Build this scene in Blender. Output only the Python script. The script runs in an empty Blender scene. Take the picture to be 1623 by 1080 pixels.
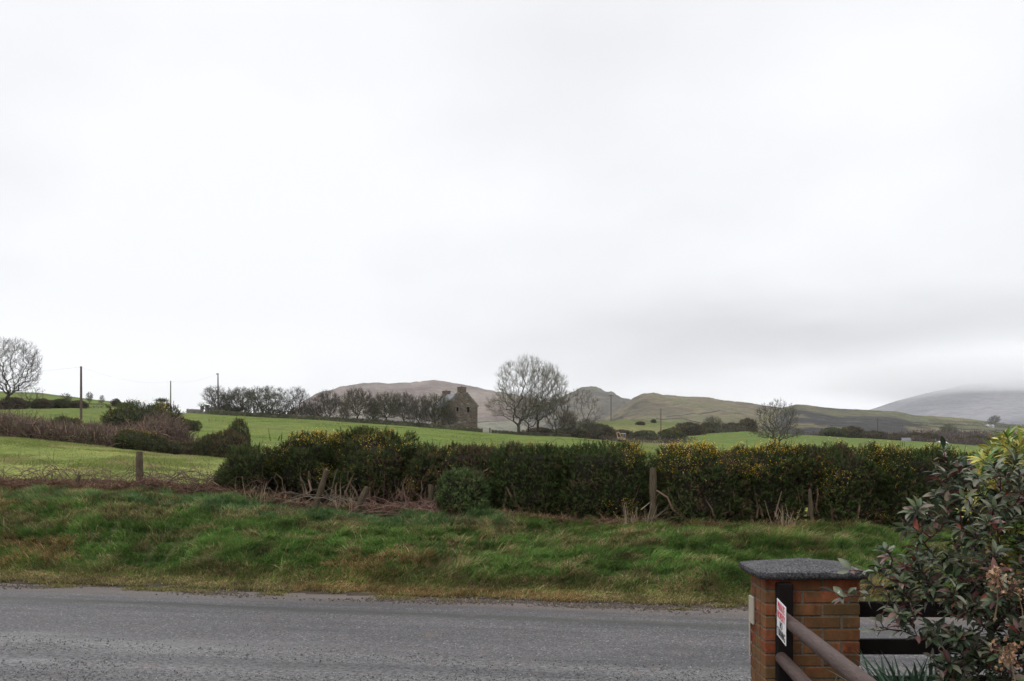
import bpy, math, random
import numpy as np
from math import radians as R
S = bpy.context.scene
COL = S.collection
PI = math.pi

# ------------------------------------------------------------ camera, sky, sun, exposure
F = 1400.0; CX = 811.5; HY = 705.0; EYE = 2.4
cam_d = bpy.data.cameras.new("camera"); cam = bpy.data.objects.new("camera", cam_d); COL.objects.link(cam)
cam.location = (0, 0, EYE); cam.rotation_euler = (R(90), 0, 0)
cam_d.sensor_width = 36; cam_d.lens = 36*F/1623; cam_d.shift_y = 165/1623
cam_d.clip_start = 0.1; cam_d.clip_end = 30000
S.camera = cam
S.view_settings.view_transform = 'Standard'; S.view_settings.look = 'None'
S.view_settings.exposure = 0.12; S.view_settings.gamma = 1.0
S.cycles.max_bounces = 14; S.cycles.diffuse_bounces = 3; S.cycles.glossy_bounces = 2
S.cycles.transparent_max_bounces = 8; S.cycles.volume_bounces = 12; S.cycles.transmission_bounces = 3
S.cycles.use_denoising = True

SUN_EL, SUN_AZ = R(48), R(215)          # high, behind and to the left, behind cloud
W = bpy.data.worlds.new("World"); S.world = W; W.use_nodes = True
nt = W.node_tree; N = nt.nodes; L = nt.links; N.clear()
def wn(t, **k):
    n = N.new(t)
    for a, b in k.items(): setattr(n, a, b)
    return n
def wmath(op, a, b=None, c=None):
    n = wn('ShaderNodeMath', operation=op)
    for i, v in enumerate((a, b, c)):
        if v is None: continue
        if isinstance(v, (int, float)): n.inputs[i].default_value = v
        else: L.new(v, n.inputs[i])
    return n.outputs[0]
out = wn('ShaderNodeOutputWorld'); bg = wn('ShaderNodeBackground'); bg.inputs[1].default_value = 0.1
sky = wn('ShaderNodeTexSky', sky_type='NISHITA'); sky.sun_disc = False
sky.sun_elevation = SUN_EL; sky.sun_rotation = SUN_AZ; sky.air_density = 1.0; sky.dust_density = 2.0
tc = wn('ShaderNodeTexCoord'); sep = wn('ShaderNodeSeparateXYZ'); L.new(tc.outputs['Generated'], sep.inputs[0])
x_, y_, z_ = sep.outputs
zc = wmath('MAXIMUM', z_, 0.0)
# cloud deck: broad noise seen on a plane overhead, flattened towards the horizon
den = wmath('ADD', zc, 0.38)
cmb = wn('ShaderNodeCombineXYZ')
L.new(wmath('DIVIDE', x_, den), cmb.inputs[0]); L.new(wmath('DIVIDE', y_, den), cmb.inputs[1])
nz = wn('ShaderNodeTexNoise'); nz.inputs['Scale'].default_value = 1.3; nz.inputs['Detail'].default_value = 4
nz.inputs['Roughness'].default_value = .45
mp = wn('ShaderNodeMapping'); mp.inputs['Location'].default_value = (3.1, 1.7, 0); L.new(cmb.outputs[0], mp.inputs[0]); L.new(mp.outputs[0], nz.inputs[0])
# low grey stratus bank, heavier to the right
nz2 = wn('ShaderNodeTexNoise'); nz2.inputs['Scale'].default_value = 2.4; nz2.inputs['Detail'].default_value = 6
mp2 = wn('ShaderNodeMapping'); mp2.inputs['Scale'].default_value = (1.2, 1.2, 7.0); L.new(tc.outputs['Generated'], mp2.inputs[0]); L.new(mp2.outputs[0], nz2.inputs[0])
wob = wmath('MULTIPLY', wmath('SUBTRACT', nz2.outputs[0], 0.5), 0.10)
cen = wmath('ADD', wmath('MULTIPLY', x_, 0.055), 0.092)
d_ = wmath('DIVIDE', wmath('SUBTRACT', wmath('ADD', z_, wob), cen), 0.040)
gau = wmath('EXPONENT', wmath('MULTIPLY', wmath('MULTIPLY', d_, d_), -1.0))
rt = wn('ShaderNodeMapRange', interpolation_type='SMOOTHSTEP'); L.new(x_, rt.inputs[0]); rt.inputs[1].default_value = -0.30; rt.inputs[2].default_value = 0.25
band = wmath('MULTIPLY', gau, rt.outputs[0])
base = wn('ShaderNodeMapRange'); L.new(nz.outputs[0], base.inputs[0])
base.inputs[1].default_value = .36; base.inputs[2].default_value = .58; base.inputs[3].default_value = 0.83; base.inputs[4].default_value = 0.95
b2 = wmath('SUBTRACT', base.outputs[0], wmath('MULTIPLY', band, 0.17))
# an overcast sky is about three times brighter overhead than at the horizon
up = wn('ShaderNodeMapRange', interpolation_type='SMOOTHSTEP'); L.new(z_, up.inputs[0]); up.inputs[1].default_value = .44; up.inputs[2].default_value = .95
up.inputs[3].default_value = 1.0; up.inputs[4].default_value = 2.2
hz_ = wn('ShaderNodeMapRange', interpolation_type='SMOOTHSTEP'); L.new(z_, hz_.inputs[0]); hz_.inputs[1].default_value = .16; hz_.inputs[2].default_value = .0; hz_.inputs[3].default_value = 1.0; hz_.inputs[4].default_value = 1.22
lum = wmath('MULTIPLY', wmath('MULTIPLY', wmath('MULTIPLY', b2, up.outputs[0]), hz_.outputs[0]), 10.0)
cc = wn('ShaderNodeCombineColor')
L.new(wmath('MULTIPLY', lum, 0.978), cc.inputs[0]); L.new(wmath('MULTIPLY', lum, 0.990), cc.inputs[1]); L.new(wmath('MULTIPLY', lum, 1.022), cc.inputs[2])
mx = wn('ShaderNodeMix', data_type='RGBA'); mx.inputs[0].default_value = 0.97
L.new(sky.outputs[0], mx.inputs[6]); L.new(cc.outputs[0], mx.inputs[7])
L.new(mx.outputs[2], bg.inputs[0]); L.new(bg.outputs[0], out.inputs[0])

sd = bpy.data.lights.new("sun", 'SUN'); sd.energy = 0.8; sd.angle = R(20); sd.color = (1, .97, .92)
sun = bpy.data.objects.new("sun", sd); COL.objects.link(sun)
sun.rotation_euler = (R(90)-SUN_EL, 0, R(180)-SUN_AZ)

# ------------------------------------------------------------ helpers
rng = np.random.default_rng(7); random.seed(7)
def P(px, py, Y): return np.array([(px-CX)/F*Y, Y, EYE-(py-HY)/F*Y])
def sstep(t): t = np.clip(t, 0, 1); return t*t*(3-2*t)
def _h(ix, iy, s):
    m = np.uint64(0xffffffff)
    n = (ix.astype(np.int64)*374761393+iy.astype(np.int64)*668265263+int(s)*1442695041).astype(np.uint64) & m
    n = ((n ^ (n >> np.uint64(15)))*np.uint64(2246822519)) & m
    n = ((n ^ (n >> np.uint64(13)))*np.uint64(3266489917)) & m
    n = n ^ (n >> np.uint64(16)); return (n & np.uint64(0xffff)).astype(float)/65535.0
def vnoise(x, y, s=0):
    x = np.asarray(x, float); y = np.asarray(y, float)
    ix = np.floor(x); iy = np.floor(y); fx = sstep(x-ix); fy = sstep(y-iy)
    a = _h(ix, iy, s); b = _h(ix+1, iy, s); c = _h(ix, iy+1, s); d = _h(ix+1, iy+1, s)
    return (a*(1-fx)+b*fx)*(1-fy)+(c*(1-fx)+d*fx)*fy
def fbm(x, y, s=0, o=4):
    v = 0; a = .5; t = 0
    for i in range(o):
        v = v+a*vnoise(np.asarray(x)*2**i+i*17.3, np.asarray(y)*2**i-i*9.1, s+i); t += a; a *= .5
    return v/t

def mesh_obj(name, verts, faces, mat, parent=None, cols=None, smooth=False):
    """faces: (n,k) int array or list of such arrays"""
    me = bpy.data.meshes.new(name)
    verts = np.asarray(verts, np.float32).reshape(-1, 3)
    if not isinstance(faces, list): faces = [faces]
    faces = [np.asarray(f, np.int32) for f in faces if len(f)]
    me.vertices.add(len(verts)); me.vertices.foreach_set('co', verts.ravel())
    tot = np.concatenate([np.full(len(f), f.shape[1], np.int32) for f in faces])
    idx = np.concatenate([f.ravel() for f in faces])
    me.loops.add(len(idx)); me.loops.foreach_set('vertex_index', idx)
    me.polygons.add(len(tot)); st = np.zeros(len(tot), np.int32); st[1:] = np.cumsum(tot)[:-1]
    me.polygons.foreach_set('loop_start', st); me.polygons.foreach_set('loop_total', tot)
    me.polygons.foreach_set('use_smooth', np.full(len(tot), bool(smooth)))
    if cols is not None:
        ca = me.color_attributes.new('Col', 'FLOAT_COLOR', 'POINT')
        c4 = np.ones((len(verts), 4), np.float32); c4[:, :3] = cols
        ca.data.foreach_set('color', c4.ravel())
    me.update(calc_edges=True); me.validate()
    me.materials.append(mat)
    o = bpy.data.objects.new(name, me); COL.objects.link(o)
    if parent is not None: o.parent = parent
    return o
def tag(o, label=None, cat=None, group=None, kind=None):
    if label: o['label'] = label
    if cat: o['category'] = cat
    if group: o['group'] = group
    if kind: o['kind'] = kind
    return o
def empty(name, loc, label, cat, group=None, rz=0.0, sc=None):
    o = bpy.data.objects.new(name, None); COL.objects.link(o); o.location = [float(v) for v in loc]; o.rotation_euler = (0, 0, rz)
    if sc is not None: o.scale = sc if hasattr(sc, '__len__') else (sc, sc, sc)
    o.empty_display_size = .2
    return tag(o, label, cat, group)
def copy_tree(o, parent=None):
    c = o.copy(); COL.objects.link(c); c.parent = parent
    for ch in [k for k in bpy.data.objects if k.parent == o]: copy_tree(ch, c)
    return c
_kids = {}
def dup(root, loc, label, cat=None, group=None, rz=0.0, sc=(1, 1, 1), name=None):
    r = root.copy(); COL.objects.link(r); r.location = [float(v) for v in loc]; r.rotation_euler = (0, 0, rz)
    r.scale = sc if hasattr(sc, '__len__') else (sc, sc, sc)
    r['label'] = label
    if name: r.name = name
    if cat: r['category'] = cat
    if group: r['group'] = group
    elif 'group' in r: del r['group']
    for ch in _kids.setdefault(root.name, list(root.children)):
        c = ch.copy(); COL.objects.link(c); c.parent = r
    return r

class MB:
    def __init__(s): s.v = []; s.f4 = []; s.f3 = []; s.c = []; s.n = 0
    def add(s, v, f4=None, f3=None, col=None):
        v = np.asarray(v, float).reshape(-1, 3)
        if f4 is not None and len(f4): s.f4.append(np.asarray(f4)+s.n)
        if f3 is not None and len(f3): s.f3.append(np.asarray(f3)+s.n)
        if col is None: col = (1, 1, 1)
        s.c.append(np.broadcast_to(np.asarray(col, float), (len(v), 3)))
        s.v.append(v); s.n += len(v); return s
    def box(s, a, b, col=None, bev=0.0, M=None):
        a = np.array(a, float); b = np.array(b, float)
        if bev <= 0:
            v = np.array([[x, y, z] for z in (a[2], b[2]) for y in (a[1], b[1]) for x in (a[0], b[0])])
            f = [(0, 2, 3, 1), (4, 5, 7, 6), (0, 1, 5, 4), (2, 6, 7, 3), (0, 4, 6, 2), (1, 3, 7, 5)]
            if M is not None: v = v@np.array(M)[:3, :3].T+np.array(M)[:3, 3]
            return s.add(v, f, None, col)
        # chamfered box: 24 verts
        c = (a+b)/2; h = (b-a)/2; e = min(bev, *(h*.49)); v = []; key = {}
        for sx in (-1, 1):
            for sy in (-1, 1):
                for sz in (-1, 1):
                    sg = np.array([sx, sy, sz])
                    for ax in range(3):
                        o = h-e; o = o.copy(); o[ax] = h[ax]
                        key[(sx, sy, sz, ax)] = len(v); v.append(c+sg*o)
        f4 = []; f3 = []
        for ax in range(3):
            u, w = [(1, 2), (2, 0), (0, 1)][ax]
            for sg in (-1, 1):
                q = []
                for (su, sw) in ((-1, -1), (1, -1), (1, 1), (-1, 1)):
                    k = [0, 0, 0]; k[ax] = sg; k[u] = su; k[w] = sw; q.append(key[(*k, ax)])
                f4.append(q if sg > 0 else q[::-1])
        for ax in range(3):     # edges parallel to ax
            u, w = [(1, 2), (2, 0), (0, 1)][ax]
            for su in (-1, 1):
                for sw in (-1, 1):
                    k1 = [0, 0, 0]; k1[u] = su; k1[w] = sw; k2 = list(k1); k1[ax] = -1; k2[ax] = 1
                    q = [key[(*k1, u)], key[(*k2, u)], key[(*k2, w)], key[(*k1, w)]]
                    f4.append(q if su*sw > 0 else q[::-1])
        for sx in (-1, 1):
            for sy in (-1, 1):
                for sz in (-1, 1):
                    q = [key[(sx, sy, sz, i)] for i in range(3)]
                    f3.append(q if sx*sy*sz > 0 else q[::-1])
        v = np.array(v)
        if M is not None: v = v@np.array(M)[:3, :3].T+np.array(M)[:3, 3]
        return s.add(v, f4, f3, col)
    def tube(s, pts, rad, k=8, col=None, cap=True):
        pts = np.asarray(pts, float); n = len(pts); rad = np.broadcast_to(np.asarray(rad, float), (n,))
        T = np.gradient(pts, axis=0); T /= np.linalg.norm(T, axis=1)[:, None]+1e-9
        ref = np.array([0, 0, 1.0]) if abs(T[0, 2]) < .9 else np.array([1.0, 0, 0])
        U = np.cross(T, ref); U /= np.linalg.norm(U, axis=1)[:, None]+1e-9; V = np.cross(T, U)
        a = np.linspace(0, 2*PI, k, endpoint=False)
        ring = pts[:, None]+rad[:, None, None]*(np.cos(a)[None, :, None]*U[:, None]+np.sin(a)[None, :, None]*V[:, None])
        i = np.arange(n-1)[:, None]*k; j = np.arange(k)[None]; j2 = (j+1) % k
        f = np.stack([i+j, i+j2, i+k+j2, i+k+j], -1).reshape(-1, 4)
        v = ring.reshape(-1, 3); f3 = []
        if cap:
            v = np.vstack([v, pts[0], pts[-1]]); m = n*k
            for q in range(k): f3 += [(m, (q+1) % k, q), (m+1, (n-1)*k+q, (n-1)*k+(q+1) % k)]
        return s.add(v, f, f3, col)
    def segs(s, P0, P1, R0, R1, k=3, col=None):
        P0 = np.asarray(P0, float); P1 = np.asarray(P1, float); n = len(P0)
        if n == 0: return s
        R0 = np.broadcast_to(R0, (n,)); R1 = np.broadcast_to(R1, (n,))
        T = P1-P0; T = T/(np.linalg.norm(T, axis=1)[:, None]+1e-9)
        ref = np.where(np.abs(T[:, 2:3]) < .9, np.array([[0, 0, 1.0]]), np.array([[1.0, 0, 0]]))
        U = np.cross(T, ref); U /= np.linalg.norm(U, axis=1)[:, None]+1e-9; V = np.cross(T, U)
        a = np.linspace(0, 2*PI, k, endpoint=False)
        D = np.cos(a)[None, :, None]*U[:, None]+np.sin(a)[None, :, None]*V[:, None]
        v = np.concatenate([P0[:, None]+D*R0[:, None, None], P1[:, None]+D*R1[:, None, None]], 1)
        b = (np.arange(n)*2*k)[:, None]; j = np.arange(k)[None]; j2 = (j+1) % k
        f = np.stack([b+j, b+j2, b+k+j2, b+k+j], -1).reshape(-1, 4)
        if col is not None and np.ndim(col) == 2: col = np.repeat(col, 2*k, 0)
        return s.add(v.reshape(-1, 3), f, None, col)
    def build(s, name, mat, parent=None, smooth=False):
        fs = []
        if s.f4: fs.append(np.concatenate(s.f4))
        if s.f3: fs.append(np.concatenate(s.f3))
        return mesh_obj(name, np.concatenate(s.v), fs, mat, parent, np.concatenate(s.c), smooth)

# ------------------------------------------------------------ materials
def mat_new(name):
    m = bpy.data.materials.new(name); m.use_nodes = True
    t = m.node_tree; b = t.nodes['Principled BSDF']; return m, t, b
def rgb4(c): return (c[0], c[1], c[2], 1)
def noise_node(t, scale, detail=4, rough=.55, coord='Object', sc=None):
    c = t.nodes.new('ShaderNodeTexCoord'); n = t.nodes.new('ShaderNodeTexNoise')
    n.inputs['Scale'].default_value = scale; n.inputs['Detail'].default_value = detail; n.inputs['Roughness'].default_value = rough
    if sc is not None:
        m = t.nodes.new('ShaderNodeMapping'); m.inputs['Scale'].default_value = sc
        t.links.new(c.outputs[coord], m.inputs[0]); t.links.new(m.outputs[0], n.inputs[0])
    else: t.links.new(c.outputs[coord], n.inputs[0])
    return n.outputs[0]
def ramp(t, src, stops):
    r = t.nodes.new('ShaderNodeValToRGB'); e = r.color_ramp.elements
    e[0].position, e[0].color = stops[0][0], rgb4(stops[0][1]); e[1].position, e[1].color = stops[-1][0], rgb4(stops[-1][1])
    for p, c in stops[1:-1]: q = e.new(p); q.color = rgb4(c)
    t.links.new(src, r.inputs[0]); return r.outputs[0]
def mixc(t, f, a, b, mode='MIX'):
    m = t.nodes.new('ShaderNodeMix'); m.data_type = 'RGBA'; m.blend_type = mode
    for i, v in ((0, f), (6, a), (7, b)):
        if isinstance(v, (int, float)): m.inputs[i].default_value = v
        elif isinstance(v, tuple): m.inputs[i].default_value = rgb4(v)
        else: t.links.new(v, m.inputs[i])
    return m.outputs[2]
def bump(t, b, h, dist, strength=1.0):
    n = t.nodes.new('ShaderNodeBump'); n.inputs['Distance'].default_value = dist; n.inputs['Strength'].default_value = strength
    t.links.new(h, n.inputs['Height']); t.links.new(n.outputs[0], b.inputs['Normal'])
def attr(t, name='Col'):
    a = t.nodes.new('ShaderNodeAttribute'); a.attribute_name = name; return a.outputs['Color']
def maprange(t, src, a, b, c, d, smooth=True):
    n = t.nodes.new('ShaderNodeMapRange'); n.interpolation_type = 'SMOOTHSTEP' if smooth else 'LINEAR'
    t.links.new(src, n.inputs[0])
    for i, v in enumerate((a, b, c, d)): n.inputs[i+1].default_value = v
    return n.outputs[0]
def mathn(t, op, a, b=None):
    n = t.nodes.new('ShaderNodeMath'); n.operation = op
    for i, v in enumerate((a, b)):
        if v is None: continue
        if isinstance(v, (int, float)): n.inputs[i].default_value = v
        else: t.links.new(v, n.inputs[i])
    return n.outputs[0]

def leafy(name, rough=.6, spec=.25, transl=.25, var=.0):
    """per-element colour from the mesh, some light let through"""
    m, t, b = mat_new(name); c = attr(t)
    if var: c = mixc(t, 1.0, c, ramp(t, noise_node(t, var, 3), [(.3, (.72, .72, .72)), (.7, (1.2, 1.2, 1.2))]), 'MULTIPLY')
    t.links.new(c, b.inputs['Base Color']); b.inputs['Roughness'].default_value = rough; b.inputs['Specular IOR Level'].default_value = spec
    if transl:
        tr = t.nodes.new('ShaderNodeBsdfTranslucent'); t.links.new(c, tr.inputs[0])
        ms = t.nodes.new('ShaderNodeMixShader'); ms.inputs[0].default_value = transl
        t.links.new(b.outputs[0], ms.inputs[1]); t.links.new(tr.outputs[0], ms.inputs[2])
        t.links.new(ms.outputs[0], t.nodes['Material Output'].inputs['Surface'])
    return m
def plain(name, c, rough=.7, spec=.3, ns=30, amp=.3, bd=0.0, coord='Object', sc=None):
    m, t, b = mat_new(name); n = noise_node(t, ns, 5, .6, coord, sc)
    lo = tuple(v*(1-amp) for v in c); hi = tuple(min(1, v*(1+amp)) for v in c)
    t.links.new(ramp(t, n, [(.3, lo), (.7, hi)]), b.inputs['Base Color'])
    b.inputs['Roughness'].default_value = rough; b.inputs['Specular IOR Level'].default_value = spec
    if bd: bump(t, b, n, bd)
    return m

M_GRASS = leafy('grass_blades', .7, .10, .35)
M_GORSE = leafy('gorse_needles', .7, .08, .12)
M_FLOWER = leafy('gorse_petals', .7, .1, .3)
M_LEAF = leafy('glossy_leaves', .40, .36, .12)
M_BARK = leafy('bark', .85, .15, 0, 1.5)
M_TWIG = leafy('twigs', .85, .15, 0)

# --- ground: zone colours are what grows there; fine variation in the shader
m, t, b = mat_new('ground'); c = attr(t)
n1 = noise_node(t, .35, 6, .65); n2 = noise_node(t, 3.0, 5, .7)
c2 = mixc(t, 1.0, c, ramp(t, n1, [(.32, (.64, .72, .62)), (.5, (1, 1, 1)), (.68, (1.30, 1.18, 1.12))]), 'MULTIPLY')
c3 = mixc(t, 1.0, c2, ramp(t, n2, [(.32, (.60, .66, .60)), (.68, (1.34, 1.28, 1.25))]), 'MULTIPLY')
t.links.new(c3, b.inputs['Base Color']); b.inputs['Roughness'].default_value = .95; b.inputs['Specular IOR Level'].default_value = .04
bump(t, b, n2, .12)
M_GROUND = m

# --- hills: mix of moor grass, heather and rock, with drystone-wall lines built separately
def hill_mat(name, stops, scale, hz=None):
    m, t, b = mat_new(name)
    n1 = noise_node(t, scale, 6, .62, sc=(1, .5, 2.2)); c = ramp(t, n1, stops)
    n2 = noise_node(t, scale*6, 5, .7); c = mixc(t, 1.0, c, ramp(t, n2, [(.36, (.6, .6, .6)), (.64, (1.35, 1.35, 1.35))]), 'MULTIPLY')
    c = mixc(t, 1.0, c, attr(t), 'MULTIPLY')
    t.links.new(c, b.inputs['Base Color']); b.inputs['Roughness'].default_value = .95; b.inputs['Specular IOR Level'].default_value = .1
    bump(t, b, n2, 14.0)
    return m

# --- road
m, t, b = mat_new('wet_asphalt')
tcn = t.nodes.new('ShaderNodeTexCoord'); sp = t.nodes.new('ShaderNodeSeparateXYZ'); t.links.new(tcn.outputs['Object'], sp.inputs[0])
s_ = mathn(t, 'SUBTRACT', mathn(t, 'ADD', sp.outputs[1], mathn(t, 'MULTIPLY', sp.outputs[0], .197)), 13.57)
agg = t.nodes.new('ShaderNodeTexVoronoi'); agg.inputs['Scale'].default_value = 55; t.links.new(tcn.outputs['Object'], agg.inputs[0])
grain = ramp(t, agg.outputs['Color'], [(.1, (.022, .021, .023)), (.55, (.068, .064, .064)), (.86, (.105, .101, .105)), (.985, (.34, .33, .32))])
nb = noise_node(t, .7, 5, .6, sc=(.35, 1.3, 1))
c = mixc(t, 1.0, grain, ramp(t, nb, [(.3, (.80, .79, .80)), (.7, (1.2, 1.19, 1.18))]), 'MULTIPLY')
wn_ = noise_node(t, 1.3, 4, .6, sc=(.35, 1, 1)); sw = mathn(t, 'ADD', s_, mathn(t, 'MULTIPLY', mathn(t, 'SUBTRACT', wn_, .5), .5))
sw_s = mathn(t, 'ADD', s_, mathn(t, 'MULTIPLY', mathn(t, 'SUBTRACT', wn_, .5), .12))
# muddy shoulder
mud = maprange(t, sw, -1.15, -.15, 0, 1)
c = mixc(t, mathn(t, 'MULTIPLY', mud, .78), c, (.098, .076, .062))
# thin mossy line where the old surface meets the overlay
l1 = maprange(t, sw_s, -1.62, -1.34, 0, 1); l2 = maprange(t, sw_s, -1.28, -1.16, 1, 0)
line = mathn(t, 'MULTIPLY', l1, l2)
c = mixc(t, mathn(t, 'MULTIPLY', line, .75), c, (.032, .034, .026))
# worn, coarser strip towards the drive
worn = maprange(t, sw, -3.3, -4.1, 0, 1)
ng = noise_node(t, 26, 5, .75, sc=(.7, 1, 1))
c = mixc(t, mathn(t, 'MULTIPLY', worn, .9), c, ramp(t, ng, [(.38, (.014, .014, .015)), (.47, (.070, .067, .067)), (.60, (.150, .146, .145))]))
ndirt = noise_node(t, 2.2, 5, .7)
c = mixc(t, maprange(t, ndirt, .56, .70, 0, .45), c, (.12, .085, .065))
cbx = t.nodes.new('ShaderNodeCombineXYZ'); t.links.new(mathn(t, 'MULTIPLY', sp.outputs[0], .12), cbx.inputs[0]); t.links.new(mathn(t, 'MULTIPLY', s_, 1.7), cbx.inputs[1]); nskn = t.nodes.new('ShaderNodeTexNoise'); nskn.inputs['Scale'].default_value = 1; nskn.inputs['Detail'].default_value = 6; nskn.inputs['Roughness'].default_value = .62; t.links.new(cbx.outputs[0], nskn.inputs[0]); nsk = nskn.outputs[0]; c = mixc(t, 1.0, c, ramp(t, nsk, [(.34, (.58, .58, .60)), (.5, (.98, .97, .97)), (.64, (1.18, 1.16, 1.15))]), 'MULTIPLY')
nfp = noise_node(t, 90, 3, .8); c = mixc(t, 1.0, c, ramp(t, nfp, [(.35, (.7, .7, .7)), (.65, (1.3, 1.3, 1.3))]), 'MULTIPLY')
t.links.new(c, b.inputs['Base Color'])
np_ = noise_node(t, .55, 4, .55, sc=(.30, 1.6, 1))
pud = mathn(t, 'MULTIPLY', maprange(t, np_, .50, .58, 0, 1), maprange(t, sw, -3.0, -4.3, .15, 1))
rr = maprange(t, pud, 0, 1, .62, .24); t.links.new(rr, b.inputs['Roughness'])
b.inputs['Specular IOR Level'].default_value = .36
hh = mathn(t, 'ADD', mathn(t, 'MULTIPLY', agg.outputs['Distance'], mathn(t, 'SUBTRACT', 1.0, mathn(t, 'MULTIPLY', pud, .75))), mathn(t, 'MULTIPLY', ng, mathn(t, 'MULTIPLY', worn, .8)))
bump(t, b, hh, .006, .8)
M_ROAD = m

M_SOIL = plain('garden_soil', (.06, .045, .032), .95, .1, 12, .4, .02)

# ------------------------------------------------------------ terrain
U_ = np.array([-600, 0, 60, 130, 200, 250, 300, 360, 500, 640, 760, 860, 940, 1010, 1080, 1180, 1250, 1400, 1540, 1700, 2300], float)
RING = {   # depth (m): where the ground of that distance sits, expressed as a line in the measured survey
 25:   [760, 765, 765, 765, 767, 768, 772, 778, 790, 792, 792, 792, 792, 792, 792, 792, 792, 792, 792, 792, 792],
 45:   [660, 694, 701, 707, 713, 719, 724, 728, 736, 738, 740, 740, 740, 740, 740, 740, 740, 740, 740, 740, 740],
 60:   [670, 701, 707, 712, 717, 722, 726, 730, 732, 732, 732, 732, 732, 732, 732, 732, 732, 732, 732, 732, 732],
 80:   [665, 690, 692, 694, 698, 702, 707, 712, 716, 718, 720, 721, 722, 723, 724, 724, 724, 724, 724, 724, 724],
 110:  [650, 666, 668, 669, 675, 682, 687, 691, 697, 702, 708, 711, 713, 716, 718, 719, 719, 720, 722, 722, 722],
 150:  [640, 650, 649, 648, 655, 662, 664, 666, 671, 679, 690, 695, 700, 705, 711, 714, 713, 714, 717, 718, 718],
 185:  [630, 640, 642, 643, 647, 653, 655, 658, 666, 675, 685, 691, 697, 703, 708, 711, 708, 710, 714, 715, 715],
 215:  [622, 634, 637, 640, 645, 655, 659, 664, 674, 683, 690, 695, 699, 702, 704, 701, 701, 704, 709, 712, 712],
 260:  [615, 628, 631, 636, 642, 658, 664, 670, 678, 686, 693, 694, 691, 690, 692, 685, 688, 697, 706, 710, 712],
 330:  [610, 623, 625, 632, 640, 662, 668, 674, 682, 689, 694, 684, 669, 666, 670, 688, 693, 702, 709, 712, 714],
 450:  [612, 622, 625, 634, 645, 668, 676, 682, 690, 694, 696, 696, 694, 693, 692, 692, 694, 700, 703, 705, 706],
 700:  [640, 650, 655, 662, 670, 680, 686, 690, 694, 694, 692, 691, 690, 690, 690, 690, 692, 694, 692, 692, 694],
 1200: [670, 675, 680, 685, 690, 692, 693, 694, 694, 693, 690, 688, 687, 687, 687, 687, 688, 688, 686, 684, 684],
 2500: [690]*21, 6000: [699]*21, 12000: [704]*21 }
RY = np.array(sorted(RING)); LZ = np.array([[EYE-(y-HY)/F*Y for y in RING[Y]] for Y in RY])
def field_z(X, Y):
    X = np.asarray(X, float); Y = np.asarray(Y, float); Yc = np.clip(Y, 25, 12000)
    u = np.clip(X/np.maximum(Y, 8)*F+CX, U_[0], U_[-1])
    zu = np.stack([np.interp(u, U_, LZ[k]) for k in range(len(RY))], -1)
    ly = np.log(Yc); lr = np.log(RY); i = np.clip(np.searchsorted(lr, ly)-1, 0, len(RY)-2)
    f = (ly-lr[i])/(lr[i+1]-lr[i]); f = sstep(f)*.55+f*.45
    a = np.take_along_axis(zu, i[..., None], -1)[..., 0]; c_ = np.take_along_axis(zu, (i+1)[..., None], -1)[..., 0]
    z = a*(1-f)+c_*f
    z = z+(fbm(X/14, Y/14, 5, 3)-.5)*np.interp(Y, [25, 60, 200, 1000], [.12, .35, .5, 3])
    return z
def s_of(X, Y): return Y+.197*X-13.57
def y_at(u, s): return (s+13.57)/(1+.197*(u-CX)/F)
def ground_z(X, Y, lumps=True):
    X = np.asarray(X, float); Y = np.asarray(Y, float); s = s_of(X, Y)
    near = .8*sstep((8.3-Y)/7.3)
    ht = np.interp(X, [-15, -11.5, -8.5, -5.5, -2, 0, 3, 7, 12], [1.30, 1.36, 1.33, 1.08, .83, .79, .72, .60, .58])
    prof = np.interp(s, [-.3, 0, .7, 1.4, 2.6, 3.8, 4.7, 5.4], [0, .02, .07, .22, .60, .88, .99, 1.0])*1.0
    lump = (fbm(X/1.6, Y/1.6, 3, 4)-.5)*.42*np.clip(np.minimum(s-.6, 6-s), 0, 1)
    bank = prof*ht+(lump if lumps else 0)
    w = sstep((s-5.2)/4.5)
    z = np.where(s > 5.2, bank*(1-w)+field_z(X, Y)*w, bank)
    return np.where(s < 0, near, z)
def gz(x, y): return float(ground_z(np.array([x]), np.array([y]))[0])
def on(px, Y): x = (px-CX)/F*Y; return np.array([x, Y, gz(x, Y)])

rows = np.concatenate([np.linspace(-45, 8, 30), np.arange(8.5, 30, .13), np.geomspace(30, 520, 210), np.geomspace(535, 12000, 55)])
cc_ = np.linspace(-1, 1, 520); cc_ = np.sign(cc_)*np.abs(cc_)**1.25
Yg = np.repeat(rows[:, None], len(cc_), 1); Xg = cc_[None]*(24+1.05*np.maximum(rows, 0))[:, None]
Zg = ground_z(Xg, Yg)
ug = Xg/np.maximum(Yg, 8)*F+CX; sg = s_of(Xg, Yg)
colr = np.zeros(Xg.shape+(3,))
def zone(mask, c): 
    mask = np.clip(mask, 0, 1)[..., None]; colr[:] = colr*(1-mask)+np.array(c)*mask
nn = fbm(Xg/9, Yg/9, 11); nn2 = fbm(Xg/2.5, Yg/2.5, 21); nf = fbm(Xg/90, Yg/60, 31)
G_MAIN = (.110, .148, .036); G_NEAR = (.205, .232, .072); G_SEC = (.098, .132, .036); ROUGH = (.13, .095, .06); STRAW = (.25, .20, .10)
colr[:] = np.array(G_MAIN)
zone(sstep((nn-.45)/.25)*.5, (.135, .145, .052))
near_f = (Yg < 52)*(Yg > 14)*1.0; zone(near_f, G_NEAR); zone(near_f*sstep((nn2-.55)/.2)*.45, (.27, .25, .12)); zone(near_f*sstep((.45-nn2)/.2)*.35, (.13, .19, .05))
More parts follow.
